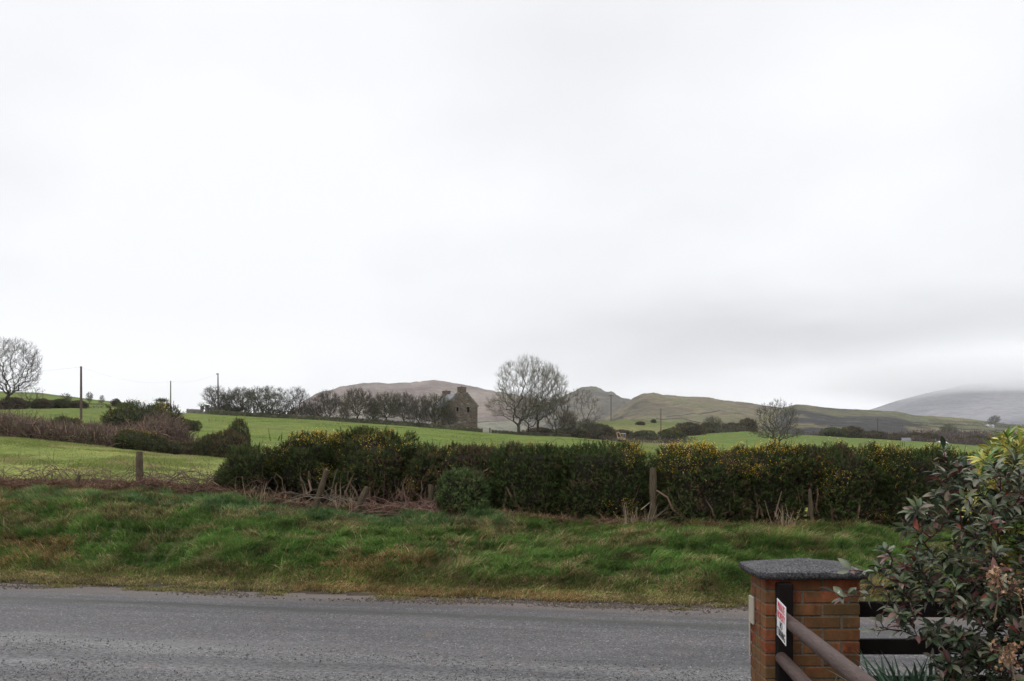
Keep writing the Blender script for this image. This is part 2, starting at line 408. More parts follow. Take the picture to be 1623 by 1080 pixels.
scrubz = sstep((Yg-48)/6)*sstep((92+ (250-ug)*.04-Yg)/12)*sstep((345-ug)/60); zone(scrubz, ROUGH)
zone(sstep((Yg-100)/15)*sstep((260-ug)/60)*sstep((215-Yg)/20)*.6, (.105, .13, .04))
zone(sstep((Yg-187)/6)*sstep((235-Yg)/12)*sstep((1100-ug)/50)*sstep((ug-700)/40)*.9, (.12, .10, .06))
zone(sstep((Yg-205)/10)*(ug > 1080)*1.0, G_SEC)
zone(sstep((Yg-235)/10)*sstep((330-Yg)/30)*sstep((1090-ug)/40)*sstep((ug-860)/40)*.75, (.145, .135, .065))
mound = sstep((Yg-290)/20)*sstep((400-Yg)/20); zone(mound, (.092, .108, .042))
far = sstep((Yg-400)/60)
patch = np.floor(fbm(Xg/260, Yg/170, 41, 2)*9) % 4
for k, c_ in enumerate([(.12, .128, .058), (.15, .135, .07), (.095, .112, .05), (.10, .09, .06)]): zone(far*(patch == k), c_)
zone(far*sstep((nf-.55)/.12)*.5, (.08, .085, .05))
bk = (sg > 0)*(sg < 6.5)*1.0; zone(bk, (.055, .065, .028)); zone(bk*sstep((nn2-.52)/.2)*.6, (.14, .105, .06))
zone((sg > 4.6)*(sg < 6.4)*(Yg < 24)*.75, (.075, .052, .035))
zone((sg < .75)*(sg > -.4)*.75, (.10, .085, .045)); zone((sg <= .18)*1.0, (.062, .049, .038))
zone((sg <= -1)*1.0, (.06, .055, .045))
nr, ncn = Xg.shape
ii = (np.arange(nr-1)[:, None]*ncn+np.arange(ncn-1)[None]).reshape(-1)
quads = np.stack([ii, ii+1, ii+1+ncn, ii+ncn], -1)
tag(mesh_obj('ground', np.stack([Xg, Yg, Zg], -1).reshape(-1, 3), quads, M_GROUND, None, colr.reshape(-1, 3), True), kind='structure')

# road and drive: one asphalt sheet 4 mm above the ground, edge ragged under the verge
def strip(name, s0, s1, x0, x1, nx, ns, mat, dz, edge=.0):
    ss = np.linspace(s0, s1, ns); xs = np.linspace(x0, x1, nx); XX = np.repeat(xs[None], ns, 0); SS = np.repeat(ss[:, None], nx, 1)
    YY = SS-.197*XX+13.57
    if edge: YY[-1] += (fbm(xs*1.1, xs*0+3, 8, 6)-.38)*edge
    ZZ = .8*sstep((8.3-YY)/7.3)+dz
    i = (np.arange(ns-1)[:, None]*nx+np.arange(nx-1)[None]).reshape(-1)
    return tag(mesh_obj(name, np.stack([XX, YY, ZZ], -1).reshape(-1, 3), np.stack([i, i+1, i+1+nx, i+nx], -1), mat, None, None, True), kind='structure')
strip('road', -6.6, .0, -40, 34, 1400, 30, M_ROAD, .006, .75)
strip('driveway', -22, -6.6, -12, 1.45, 40, 60, M_ROAD, .006)

# ------------------------------------------------------------ hills
HILLS = {}
def hill(name, ridge, Yr, Yb, base, mat, seed, crag=1.0, back=.5, colfn=None, nu=220, nv=70):
    rx = np.array([p[0] for p in ridge], float); ry = np.array([p[1] for p in ridge], float)
    us = np.linspace(rx[0], rx[-1], nu); tv = np.linspace(0, 1+back, nv)
    V, Uu = np.meshgrid(tv, us, indexing='ij')
    Y = Yb+(Yr-Yb)*V; X = (Uu-CX)/F*Y
    # ridge world height; columns run along sight lines only to lay out the survey grid
    zr = EYE-(np.interp(us, rx, ry)-HY)/F*Yr; zb = EYE-(base-HY)/F*Yb
    prof = np.where(V <= 1, V**1.15*(1-.12*np.sin(V*PI)), 1-(np.clip(V-1, 0, 9)/back)**1.6*1.0)
    Z = zb-4+(zr[None]-zb+4)*prof
    env = np.sin(np.clip(V, 0, 1)*PI)**.7
    amp = (Yr*.020)*crag
    sc = Yr*.09
    Z += (fbm(X/sc, Y/(sc*1.4), seed, 5)-.5)*amp*(env*1.9+.12)
    Z += (fbm(X/(sc*.12), Y/(sc*.2), seed+9, 3)-.5)*Yr*.0028*crag
    C = np.ones(X.shape+(3,))
    if colfn is not None: C = colfn(Uu, V, X, Y, C)
    i = (np.arange(nv-1)[:, None]*nu+np.arange(nu-1)[None]).reshape(-1)
    o = mesh_obj(name, np.stack([X, Y, Z], -1).reshape(-1, 3), np.stack([i, i+1, i+1+nu, i+nu], -1), mat, None, C.reshape(-1, 3), True)
    HILLS[seed] = (us, tv, Z, Yr, Yb)
    return tag(o, kind='structure')
def hill_pt(seed, px, v):
    us, tv, Z, Yr, Yb = HILLS[seed]; Y = Yb+(Yr-Yb)*v
    j = np.clip(np.interp(px, us, np.arange(len(us))), 0, len(us)-1.001); i = np.clip(np.interp(v, tv, np.arange(len(tv))), 0, len(tv)-1.001)
    a, c_ = int(i), int(j); fi, fj = i-a, j-c_
    z = (Z[a, c_]*(1-fj)+Z[a, c_+1]*fj)*(1-fi)+(Z[a+1, c_]*(1-fj)+Z[a+1, c_+1]*fj)*fi
    return np.array([(px-CX)/F*Y, Y, z])
HM_A = hill_mat('moor', [(.36, (.100, .070, .060)), (.5, (.158, .116, .096)), (.64, (.19, .152, .120))], .006)
HM_B = hill_mat('crag_moor', [(.36, (.045, .040, .036)), (.5, (.085, .075, .055)), (.64, (.12, .105, .07))], .006)
HM_C = hill_mat('rough_pasture', [(.36, (.085, .070, .040)), (.5, (.135, .108, .060)), (.64, (.115, .115, .052))], .009)
HM_D = hill_mat('low_ridge_pasture', [(.36, (.070, .066, .040)), (.5, (.115, .108, .058)), (.64, (.105, .115, .05))], .012)
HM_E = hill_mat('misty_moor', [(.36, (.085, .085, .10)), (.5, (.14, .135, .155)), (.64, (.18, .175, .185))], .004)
def colA(U, V, X, Y, C):
    low = sstep((.45-V)/.25); n = fbm(X/120, Y/200, 51)
    C = C*(1-low[..., None])+np.array([.80, .98, .85])*low[..., None]
    return C*(.85+.3*n[..., None])
def colC(U, V, X, Y, C):
    n = fbm(X/40, Y/90, 61); cr = sstep((n-.50)/.10)*sstep((V-.25)/.2)*sstep((1080-U)/70)*sstep((.95-V)/.2)
    C = C*(1-.65*cr[..., None]); low = sstep((.35-V)/.2)
    return C*(1-low[..., None])+np.array([.88, 1.02, .85])*low[..., None]
def colD(U, V, X, Y, C):
    n = fbm(X/50, Y/120, 71)
    heath = sstep((.84+(n-.5)*.5-V)/.05)*sstep((V-.12)/.05)*sstep((U-1215)/30)*sstep((1455+(n-.5)*120-U)/20)
    gp = heath*sstep((n-.74)/.04); heath = heath-gp*.9
    C = C*(1-heath[..., None])+np.array([.34, .31, .62])*heath[..., None]
    pale = sstep((n-.56)/.05)*(1-heath)*sstep((V-.3)/.1)
    return C*(1+pale[..., None]*np.array([.5, .35, .3]))
hill('moor_hill', [(330, 712), (400, 690), (440, 668), (480, 637), (500, 624), (540, 612), (580, 606), (620, 607), (650, 606), (688, 603), (712, 607), (745, 612), (780, 619), (850, 632), (920, 650), (1000, 675), (1080, 700)], 2600, 1300, 690, HM_A, 1, 1.0, .5, colA)
hill('craggy_hill', [(740, 700), (800, 668), (860, 640), (900, 627), (935, 620), (952, 623), (975, 628), (998, 634), (1040, 650), (1090, 680), (1130, 700)], 2100, 1150, 690, HM_B, 2, 1.6, .5)
hill('pasture_hill', [(860, 704), (920, 680), (960, 662), (985, 645), (1003, 631), (1018, 624), (1036, 622), (1050, 626), (1070, 627), (1100, 629), (1125, 631), (1150, 635), (1180, 639), (1210, 643), (1240, 648), (1300, 660), (1360, 680), (1420, 702)], 1500, 760, 690, HM_C, 3, .8, .5, colC)
hill('low_ridge', [(1100, 706), (1150, 690), (1200, 662), (1235, 648), (1262, 641), (1280, 642), (1300, 645), (1340, 648), (1380, 650), (1420, 652), (1450, 658), (1490, 660), (1540, 664), (1580, 670), (1640, 678), (1720, 690), (1800, 702)], 1050, 520, 694, HM_D, 4, .38, .5, colD)
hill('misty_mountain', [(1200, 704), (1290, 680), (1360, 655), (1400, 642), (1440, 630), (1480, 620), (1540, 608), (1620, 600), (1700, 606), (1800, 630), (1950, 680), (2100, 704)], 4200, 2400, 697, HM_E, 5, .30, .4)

# ------------------------------------------------------------ bare trees: balanced attractor trees
def grow(blobs, n, trunk_h, seed, bias=.35, r_twig=.012, r_max=.35, trunks=((0, 0),), shell=.5, droop=0.0, expo=2.4):
    """blobs: (cx,cy,cz,rx,ry,rz). returns nodes, parent, radius, depth order"""
    g = np.random.default_rng(seed); pts = []
    w = np.array([b[3]*b[4]*b[5] for b in blobs]); w = w/w.sum()
    for b, k in zip(blobs, (w*n).astype(int)+1):
        d = g.normal(size=(k, 3)); d /= np.linalg.norm(d, axis=1)[:, None]
        r = g.random(k)**(1/3.0); r = r*(1-shell)+shell*(1-(1-r)**1.0*.35)
        lump = .86+.28*fbm(np.arctan2(d[:, 1], d[:, 0])*2.2+seed, d[:, 2]*3, seed, 3)
        pts.append(np.array(b[:3])+d*(r*lump)[:, None]*np.array(b[3:]))
    pts = np.concatenate(pts); pts = pts[pts[:, 2] > trunk_h*.75]
    nodes = []; par = []; pl = []
    for (tx, ty) in trunks:
        b0 = len(nodes)
        ks = 5
        for i in range(ks+1):
            f = i/ks; nodes.append([tx+g.normal()*.03*f*trunk_h, ty+g.normal()*.03*f*trunk_h, trunk_h*f]); par.append(-1 if i == 0 else b0+i-1); pl.append(trunk_h*f)
    cap = len(nodes)+len(pts)*4
    Nn = np.zeros((cap, 3)); Pl = np.zeros(cap); Pr = np.full(cap, -1, int)
    k = len(nodes); Nn[:k] = nodes; Pl[:k] = pl; Pr[:k] = par
    allow = np.ones(cap, bool)
    for j in range(k):     # branches start in the upper half of the trunk
        if Nn[j, 2] < trunk_h*.55: allow[j] = False
    base = np.array([0, 0, trunk_h])
    order = np.argsort(np.linalg.norm(pts-base, axis=1))
    for q in order:
        p = pts[q]; d = np.linalg.norm(Nn[:k]-p, axis=1); c = d+bias*Pl[:k]; c[~allow[:k]] = 1e9
        j = int(np.argmin(c)); dist = d[j]; m = 1 if dist < .35 else (2 if dist < 1.2 else 3)
        prev = j
        for a in range(1, m+1):
            f = a/m; v = Nn[j]*(1-f)+p*f
            if a < m: v = v+g.normal(size=3)*dist*.07+np.array([0, 0, dist*(.07-droop)])*4*f*(1-f)
            Nn[k] = v; Pr[k] = prev; Pl[k] = Pl[prev]+np.linalg.norm(v-Nn[prev]); prev = k; k += 1
    Nn = Nn[:k]; Pr = Pr[:k]
    acc = np.zeros(k); kids = np.zeros(k, int)
    for i in range(k-1, -1, -1):
        if acc[i] == 0: acc[i] = r_twig**expo
        if Pr[i] >= 0: acc[Pr[i]] += acc[i]; kids[Pr[i]] += 1
    rad = acc**(1/expo); rad *= min(1.0, r_max/rad.max()) if rad.max() > r_max else 1
    rad = np.maximum(rad, r_twig)
    return Nn, Pr, rad, kids
BARK_G = (.052, .046, .036); BARK_OL = (.048, .045, .030)
def tree_mesh(root, gr, seed, twigs=4, tl=.5, tr=.008, cut=.06, bark=BARK_G, twc=(.085, .070, .055), up=.5, moss=0.0):
    Nn, Pr, rad, kids = gr; g = np.random.default_rng(seed+50)
    ch = np.where(Pr >= 0)[0]; P0 = Nn[Pr[ch]]; P1 = Nn[ch]; r1 = rad[ch]; r0 = np.minimum(rad[Pr[ch]], r1*1.25)
    big = r1 >= cut
    mb = MB(); col = np.array(bark)*(1+.25*(g.random((big.sum(), 1))-.5))
    if moss: col = col*(1-moss)+np.array([.06, .075, .03])*moss
    # root flare
    r0b = r0[big].copy(); low = P0[big][:, 2] < .05; r0b[low] *= 1.7
    P0b = P0[big].copy(); P0b[low, 2] -= .6
    mb.segs(P0b, P1[big], r0b, r1[big], 7, col); mb.build('trunk', M_BARK, root, True)
    mb = MB(); sm = ~big
    mb.segs(P0[sm], P1[sm], r0[sm], r1[sm], 3, np.array(bark)*(1+.3*(g.random((sm.sum(), 1))-.5)))
    # twigs off the thin nodes
    tip = np.where(rad < cut*.75)[0]; A = np.repeat(Nn[tip], twigs, 0)
    cen = Nn[:, :].mean(0); o = A-np.array([cen[0], cen[1], cen[2]*.55]); o /= np.linalg.norm(o, axis=1)[:, None]+1e-6
    d = o*.9+g.normal(size=A.shape)*.6+np.array([0, 0, up]); d /= np.linalg.norm(d, axis=1)[:, None]
    ln = tl*(.5+g.random(len(A))); Bm = A+d*ln[:, None]*.5; d2 = d+g.normal(size=A.shape)*.35+np.array([0, 0, up*.5]); d2 /= np.linalg.norm(d2, axis=1)[:, None]
    Cc = Bm+d2*ln[:, None]*.5
    cc = np.array(twc)*(1+.5*(g.random((len(A), 1))-.5))
    mb.segs(A, Bm, tr, tr*.8, 3, cc); mb.segs(Bm, Cc, tr*.8, tr*.45, 3, cc)
    d3 = d+g.normal(size=A.shape)*.6; d3 /= np.linalg.norm(d3, axis=1)[:, None]; mb.segs(Bm, Bm+d3*ln[:, None]*.45, tr*.7, tr*.4, 3, cc)
    mb.build('crown', M_TWIG, root)

def big_tree(name, at, h, wid, seed, label, n=900, trunk=.16, blobs=None, twc=(.095, .085, .068), tr=.017, cat='tree', group=None, bark=BARK_G, bias=.3, twigs=4, trunks=((0, 0),), r_max=None, shell=.55, tl=None, moss=0, expo=2.05):
    e = empty(name, at, label, cat, group)
    if blobs is None: blobs = [(0, 0, h*.58, wid/2, wid/2, h*.42)]
    gr = grow(blobs, n, h*trunk, seed, bias, .014, r_max or h*.03, trunks, shell, expo=expo)
    tree_mesh(e, gr, seed, twigs, tl or h*.05, tr, h*.0042, bark, twc, moss=moss)
    return e
# px helper: metres per photo pixel at depth Y
def m_(px, Y): return px/F*Y

# the tall spreading tree right of the ruin, and its neighbours
Y = 182; p = on(822, Y); h = m_(124, Y)
big_tree('broadleaf_tree', p, h, 0, 11, 'tall bare tree with a wide domed crown, right of the ruined stone house', 1500,
         blobs=[(m_(14, Y), 0, h*.60, m_(52, Y), m_(44, Y), h*.39), (m_(-10, Y), 0, h*.36, m_(44, Y), m_(36, Y), h*.17)], trunk=.13, r_max=.62, tr=.011, twc=(.13, .12, .085), twigs=3)
p = on(853, Y+5)
big_tree('broadleaf_tree', p, h*.93, 0, 12, 'second tall bare tree, growing into the crown of the wide domed tree', 900,
         blobs=[(m_(14, Y), 0, h*.60, m_(34, Y), m_(34, Y), h*.33), (m_(0, Y), 0, h*.36, m_(30, Y), m_(30, Y), h*.16)], trunk=.16, r_max=.48, tr=.011, twc=(.13, .12, .085), twigs=3)
p = on(838, Y+9); big_tree('broadleaf_tree', p, h*.6, m_(46, Y), 13, 'slim bare tree with its trunk between the two tall domed trees', 420, tr=.011, twc=(.12, .11, .075))
p = on(882, Y+2); big_tree('broadleaf_tree', p, h*.55, m_(48, Y), 14, 'smaller dense bare tree at the right foot of the tall trees', 500, tr=.010, twc=(.12, .10, .075))
p = on(914, 205); h2 = m_(80, 205)
big_tree('broadleaf_tree', p, h2, m_(80, 205), 15, 'open crooked bare tree standing apart to the right of the tall trees', 300, tr=.012, trunk=.22, r_max=.36, twc=(.10, .085, .065), shell=.7)
# far left ash
p = on(11, 150); h3 = m_(112, 150)
big_tree('broadleaf_tree', p, h3, 0, 16, 'large bare tree with a rounded crown at the left edge of the view', 1100,
         blobs=[(m_(8, 150), 0, h3*.62, m_(44, 150), m_(42, 150), h3*.38)], trunk=.17, r_max=.46, twigs=3, tr=.010, twc=(.10, .085, .075))
p = on(50, 158); big_tree('broadleaf_tree', p, m_(38, 158), m_(48, 158), 17, 'low bare tree under the right side of the large left-hand tree', 300, tr=.009, twc=(.12, .10, .09))
# double-stemmed tree in the second field
p = on(1232, 172); h4 = m_(76, 172)
big_tree('broadleaf_tree', p, h4, 0, 18, 'twin-stemmed bare tree with low side branches, alone in the right-hand field', 1100,
         blobs=[(0, 0, h4*.60, m_(34, 172), m_(32, 172), h4*.38), (0, 0, h4*.30, m_(43, 172), m_(34, 172), h4*.14)], trunk=.2, trunks=((-.5, 0), (.45, .2)), r_max=.27, tr=.010, twigs=3, bark=BARK_OL, twc=(.080, .075, .046), bias=.3)
# row of hawthorns and small trees along the field wall: four kinds, copied
protos = []
for i, (w_, n_, tw) in enumerate([(.95, 420, (.085, .075, .058)), (1.15, 560, (.10, .085, .06)), (.85, 260, (.075, .065, .055)), (1.25, 650, (.095, .09, .06))]):
    e = empty('hawthorn_tree', (0, 0, 0), 'x', 'tree', 'bare trees along the field wall')
    hh = 6.0
    gr = grow([(0, 0, hh*.66, hh*w_*.36, hh*w_*.36, hh*.33), (hh*(.16-.1*i), 0, hh*.48, hh*w_*.40, hh*w_*.36, hh*.26), (hh*(.1*i-.2), .2, hh*.72, hh*w_*.22, hh*w_*.25, hh*.2), (-hh*.2, 0, hh*.34, hh*w_*.26, hh*w_*.3, hh*.16)], n_, hh*.20, 100+i, .28, .011, .22, ((0, 0),) if i % 2 else ((-.2, 0), (.25, .1)), .35, expo=2.2)
    tree_mesh(e, gr, 100+i, 4, .6, .0115, .05, (.045, .040, .031), tuple(q*.85 for q in tw))
    protos.append((e, hh))
used_p = set()
def place_haw(kind, loc, h, wx, label, group='bare trees along the field wall', rz=0, name=None):
    e, hh = protos[kind]; s = h/hh
    if kind in used_p: o = dup(e, loc, label, 'tree', group, rz, (s*wx, s*wx, s))
    else:
        used_p.add(kind); o = e; o.location = [float(v) for v in loc]; o.scale = (s*wx, s*wx, s); o.rotation_euler = (0, 0, rz); o['label'] = label
        if group: o['group'] = group
        elif 'group' in o: del o['group']
    return o
rowt = [(342, 46, 1.2, 0, 'sparse bare tree at the left end of the field wall, behind the utility pole'),
        (379, 46, 1.3, 3, 'bare tree with upright twigs, second from the left end of the field wall'),
        (421, 50, 1.45, 3, 'broad thicket-like bare tree between the upright one and the open-crowned one'),
        (470, 53, 1.25, 2, 'open-crowned bare tree just left of where the moor hill begins'),
        (521, 50, 1.2, 0, 'bare tree in front of the left foot of the moor hill'),
        (567, 56, 1.1, 1, 'dark domed bare tree on a thick trunk in the middle of the row'),
        (612, 52, 1.15, 3, 'wide olive-tinged bare tree, second to the right of the dark domed one'),
        (640, 54, .95, 1, 'narrower olive-tinged bare tree beside the wide olive one'),
        (664, 50, .9, 0, 'bare tree left of the far chimney of the ruined house'),
        (690, 56, 1.0, 3, 'bare tree hiding the ruined house below its far chimney'),
        (712, 40, .7, 1, 'leaning bare tree in front of the left corner of the ruined gable'),
        (497, 38, .9, 2, 'thin low bare tree between two taller ones near the left foot of the moor hill'),
        (592, 36, .9, 0, 'low bare tree in the gap right of the dark domed one'),
        (545, 34, .8, 2, 'small bare tree left of the dark domed one')]
for i, (px, hp, wx, kd, lb) in enumerate(rowt):
    Yt = 184+2.5*math.sin(i*2.1); place_haw(kd, on(px, Yt)-np.array([0, 0, .2]), m_(hp, Yt), wx, lb, rz=i*1.3)
# scattered small trees
for (px, Yt, hp, wx, kd, lb) in [
    (105, 160, 24, 1.2, 2, 'scraggy bare bush-like tree left of the nearest utility pole'),
    (142, 230, 19, .8, 0, 'small bare tree on the skyline just right of the nearest utility pole'),
    (162, 225, 17, .8, 2, 'spindly bare tree on the skyline, right of the small one by the nearest pole'),
    (900, 190, 42, .9, 1, 'bare tree between the tall trees and the open crooked tree'),
    (930, 208, 34, 1.2, 3, 'low spreading bare tree under the open crooked tree'),
    (1130, 420, 30, 1.25, 1, 'pale round bare tree in front of the olive hill'),
    (1067, 520, 22, .8, 2, 'faint slender bare tree at the foot of the olive hill'),
    (1503, 430, 30, 1.0, 3, 'dark round bare tree at the right end of the far hedgerow')]:
    place_haw(kd, on(px, Yt)-np.array([0, 0, .1]), m_(hp, Yt), wx, lb, None, rz=px*.7)
# wind-bent evergreen on the skyline
e = empty('windswept_tree', on(252, 215), 'tiny wind-bent evergreen tree on the skyline above the gorse', 'tree')
mb = MB(); c0 = np.array([0, 0, 0.]); hw = m_(20, 215)
pts = [(0, 0, -.5), (0, 0, hw*.45), (.1, 0, hw*.72), (.6, 0, hw*.92), (1.3, 0, hw)]
mb.tube(pts, [.14, .11, .09, .06, .03], 6, (.05, .045, .035)); mb.build('trunk', M_BARK, e)
mb = MB(); g = np.random.default_rng(5); q = g.normal(size=(500, 3))*np.array([.75, .5, .22])+np.array([.7, 0, hw*.98]); d = g.normal(size=(500, 3))*.22
mb.segs(q, q+d, .05, .01, 3, np.array([.035, .05, .02])*(1+.6*(g.random((500, 1))-.5))); mb.build('crown', M_TWIG, e)

# ------------------------------------------------------------ gorse
def sprigs(centers, dirs, size, cols, g, n=12, wid=.09):
    """spiny shoots: n needles up each stem plus the stem; all triangles"""
    k = len(centers); d = dirs/(np.linalg.norm(dirs, axis=1)[:, None]+1e-9)
    ref = np.where(np.abs(d[:, 2:3]) < .9, np.array([[0, 0, 1.0]]), np.array([[1.0, 0, 0]]))
    U = np.cross(d, ref); U /= np.linalg.norm(U, axis=1)[:, None]; V = np.cross(d, U)
    ph = g.random(k)*6.28; vs = []
    for i in range(n):
        t = (i+.5)/n; a = ph+i*2.4; rd = np.cos(a)[:, None]*U+np.sin(a)[:, None]*V
        base = centers+d*(size*t)[:, None]; L_ = size*(.42-.22*t)
        tip = base+(rd*.85+d*.65)*L_[:, None]
        sd_ = np.cross(d, rd)*(size*wid)[:, None]
        vs.append(np.stack([base-sd_, base+sd_, tip], 1))
    v = np.stack(vs, 1)            # k,n,3,3
    c = np.repeat(cols[:, None], n*3, 1)
    sh = (1+.35*(g.random((k, n, 1, 1))-.5)); c = (c.reshape(k, n, 3, 3)*sh).reshape(-1, 3)
    f = np.arange(k*n*3).reshape(-1, 3)
    return v.reshape(-1, 3), f, c
def petals(cent, sz, g, cols):
    k = len(cent); vs = []
    for i in range(3):
        a = g.normal(size=(k, 3)); a /= np.linalg.norm(a, axis=1)[:, None]; b = np.cross(a, g.normal(size=(k, 3))); b /= np.linalg.norm(b, axis=1)[:, None]+1e-6
        vs.append(np.stack([cent-a*sz[:, None], cent+a*sz[:, None], cent+b*sz[:, None]*1.3], 1))
    v = np.stack(vs, 1).reshape(-1, 3); return v, np.arange(len(v)).reshape(-1, 3), np.repeat(cols, 9, 0)
def blob_mesh(mb, c, r, seed, col, amp=.35, nu=20, nv=12, p=2.0):
    th = np.linspace(0, 2*PI, nu, endpoint=False); ph = np.linspace(-PI/2, PI/2, nv)
    T, H = np.meshgrid(th, ph); d = np.stack([np.cos(T)*np.cos(H), np.sin(T)*np.cos(H), np.sin(H)], -1)
    nrm = (np.abs(d)**p).sum(-1)**(1/p); rr = (1-amp*.5+amp*fbm(d[..., 0]*2.5+seed+d[..., 2]*1.7, d[..., 1]*2.5, seed, 3))/nrm
    v = (np.array(c)+d*rr[..., None]*np.array(r)).reshape(-1, 3)
    i = np.arange(nv-1)[:, None]*nu+np.arange(nu)[None]; j = np.arange(nv-1)[:, None]*nu+(np.arange(nu)[None]+1) % nu
    mb.add(v, np.stack([i, j, j+nu, i+nu], -1).reshape(-1, 4), None, col)
def gorse(name, at, w, d, h, seed, label, group='gorse bushes of the roadside hedge', n=2600, trimmed=True, flow=.2, flow_top=1.0, size=.11, z0=0.0, needles=12,
          green=(.030, .046, .012), brown=.10, shoots=0, shade_core=True, stems=14, cat='gorse bush', flow_side=0, lean=0.0, build=True):
    if group == 'gorse bushes of the roadside hedge': n = int(n*1.55); size = .088; shoots = max(shoots, 9)
    g = np.random.default_rng(seed); e = empty(name, at, label, cat, group)
    p = 4.5 if trimmed else 2.2; a = np.array([w/2, d/2, (h-z0)/2]); c0 = np.array([0, 0, (h+z0)/2])
    m = int(n*6); q = g.uniform(-1.12, 1.12, (m, 3)); f = (np.abs(q)**p).sum(1)**(1/p)
    bmp = 1+(.27 if trimmed else .46)*(fbm(q[:, 0]*2.3+seed, q[:, 2]*2.3+q[:, 1]*1.9, seed, 3)-.5)*2
    ff = f/bmp; keep = (ff < 1.0)&(ff > .70)&((ff > .84)|(g.random(m) < .35)); q = q[keep][:n]; k = len(q)
    pos = c0+q*a
    nrm = np.sign(q)*np.abs(q)**(p-1)/a; nrm /= np.linalg.norm(nrm, axis=1)[:, None]
    dr = nrm*.75+np.array([0, 0, .55])+g.normal(size=(k, 3))*.45
    sz = size*(.7+.7*g.random(k)); hz = (pos[:, 2]-z0)/(h-z0)
    cl = fbm(pos[:, 0]*2.8+seed*3, pos[:, 2]*2.8+pos[:, 1]*2, seed+3, 3)
    col = np.array(green)*(1+1.1*(g.random((k, 1))-.5))*(.65+1.1*cl[:, None])
    lig = (g.random(k) < .25*hz); col[lig] = col[lig]*.5+np.array([.075, .092, .028])*.55
    br = g.random(k) < brown+.45*sstep((.38-hz)/.38)+.5*sstep((cl-.60)/.1); col[br] = np.array([.085, .055, .032])*(.6+.8*g.random((br.sum(), 1)))
    v, fc, cc = sprigs(pos, dr, sz, col, g, needles)
    mb = MB(); mb.add(v, None, fc, cc)
    if shoots:   # long unclipped leaders
        x = g.uniform(-w*.48, w*.48, shoots); yy = g.uniform(-d*.4, d*.3, shoots); L_ = g.uniform(.08, .42 if shoots > 20 else .24, shoots)
        dd = np.stack([g.normal(size=shoots)*.28+.1, g.normal(size=shoots)*.25, np.ones(shoots)], 1)
        for t_ in np.linspace(0, 1, 5):
            b_ = np.stack([x, yy, np.full(shoots, h*.95)], 1)+dd*(L_*t_)[:, None]
            v, fc, cc = sprigs(b_, dd, np.full(shoots, size*(1.0-.35*t_)), np.array([.075, .10, .035])*(.7+.6*g.random((shoots, 1))), g, needles); mb.add(v, None, fc, cc)
    mb.build('foliage', M_GORSE, e)
    # flowers in clusters near the shoot tips
    nf = int(k*flow)
    if nf:
        wgt = np.exp(-((1-hz)*3.2/flow_top)) * np.exp(11*(fbm(pos[:, 0]*2.1+seed, pos[:, 2]*2.6, seed+7, 2)-.55)) * (ff[keep][:n] > .88)
        if flow_side: wgt *= np.exp(flow_side*q[:, 0])
        wgt = wgt/wgt.sum(); nz_ = (wgt > 0).sum(); ix = g.choice(k, min(nf, nz_), replace=False, p=wgt)
        ix = np.repeat(ix, 3); cpos = pos[ix]+dr[ix]*(sz[ix]*g.uniform(.5, 1.05, len(ix)))[:, None]+g.normal(size=(len(ix), 3))*size*.22
        yc = np.array([.70, .44, .025])*(.45+.6*g.random((len(ix), 1))); pw = g.random(len(ix)) < .12; yc[pw] = [.8, .66, .35]
        v, fc, cc = petals(cpos, size*.105*(.5+.8*g.random(len(ix))), g, yc); mb = MB(); mb.add(v, None, fc, cc); mb.build('flowers', M_FLOWER, e)
    mb = MB()
    if shade_core: blob_mesh(mb, c0+np.array([0, 0, 0.0]), a*.80, seed, (.022, .018, .012), .3, 24, 14, p)  # dark lump whose colour stands in for shade inside the bush
    for i in range(stems):
        x0 = g.uniform(-w*.42, w*.42); y0 = g.uniform(-d*.52, d*.0); x1 = x0*1.2+g.normal()*w*.12; y1 = y0+g.normal()*d*.15+d*.1
        zz = np.linspace(-.1, 1, 6); hh = max(z0+.35*(h-z0), h*.5)
        wv = g.normal(size=(6, 3))*w*.02
        pt = np.stack([x0+(x1-x0)*zz**1.3, y0+(y1-y0)*zz, hh*zz], 1)+wv
        mb.tube(pt, np.linspace(.030, .012, 6)*(.5+.9*g.random()), 5, np.array([.14, .095, .065])*(.6+.7*g.random()))
    if mb.n: mb.build('stems', M_BARK, e)  # woody stems, plus the dark lump painted as inner shade
    return e

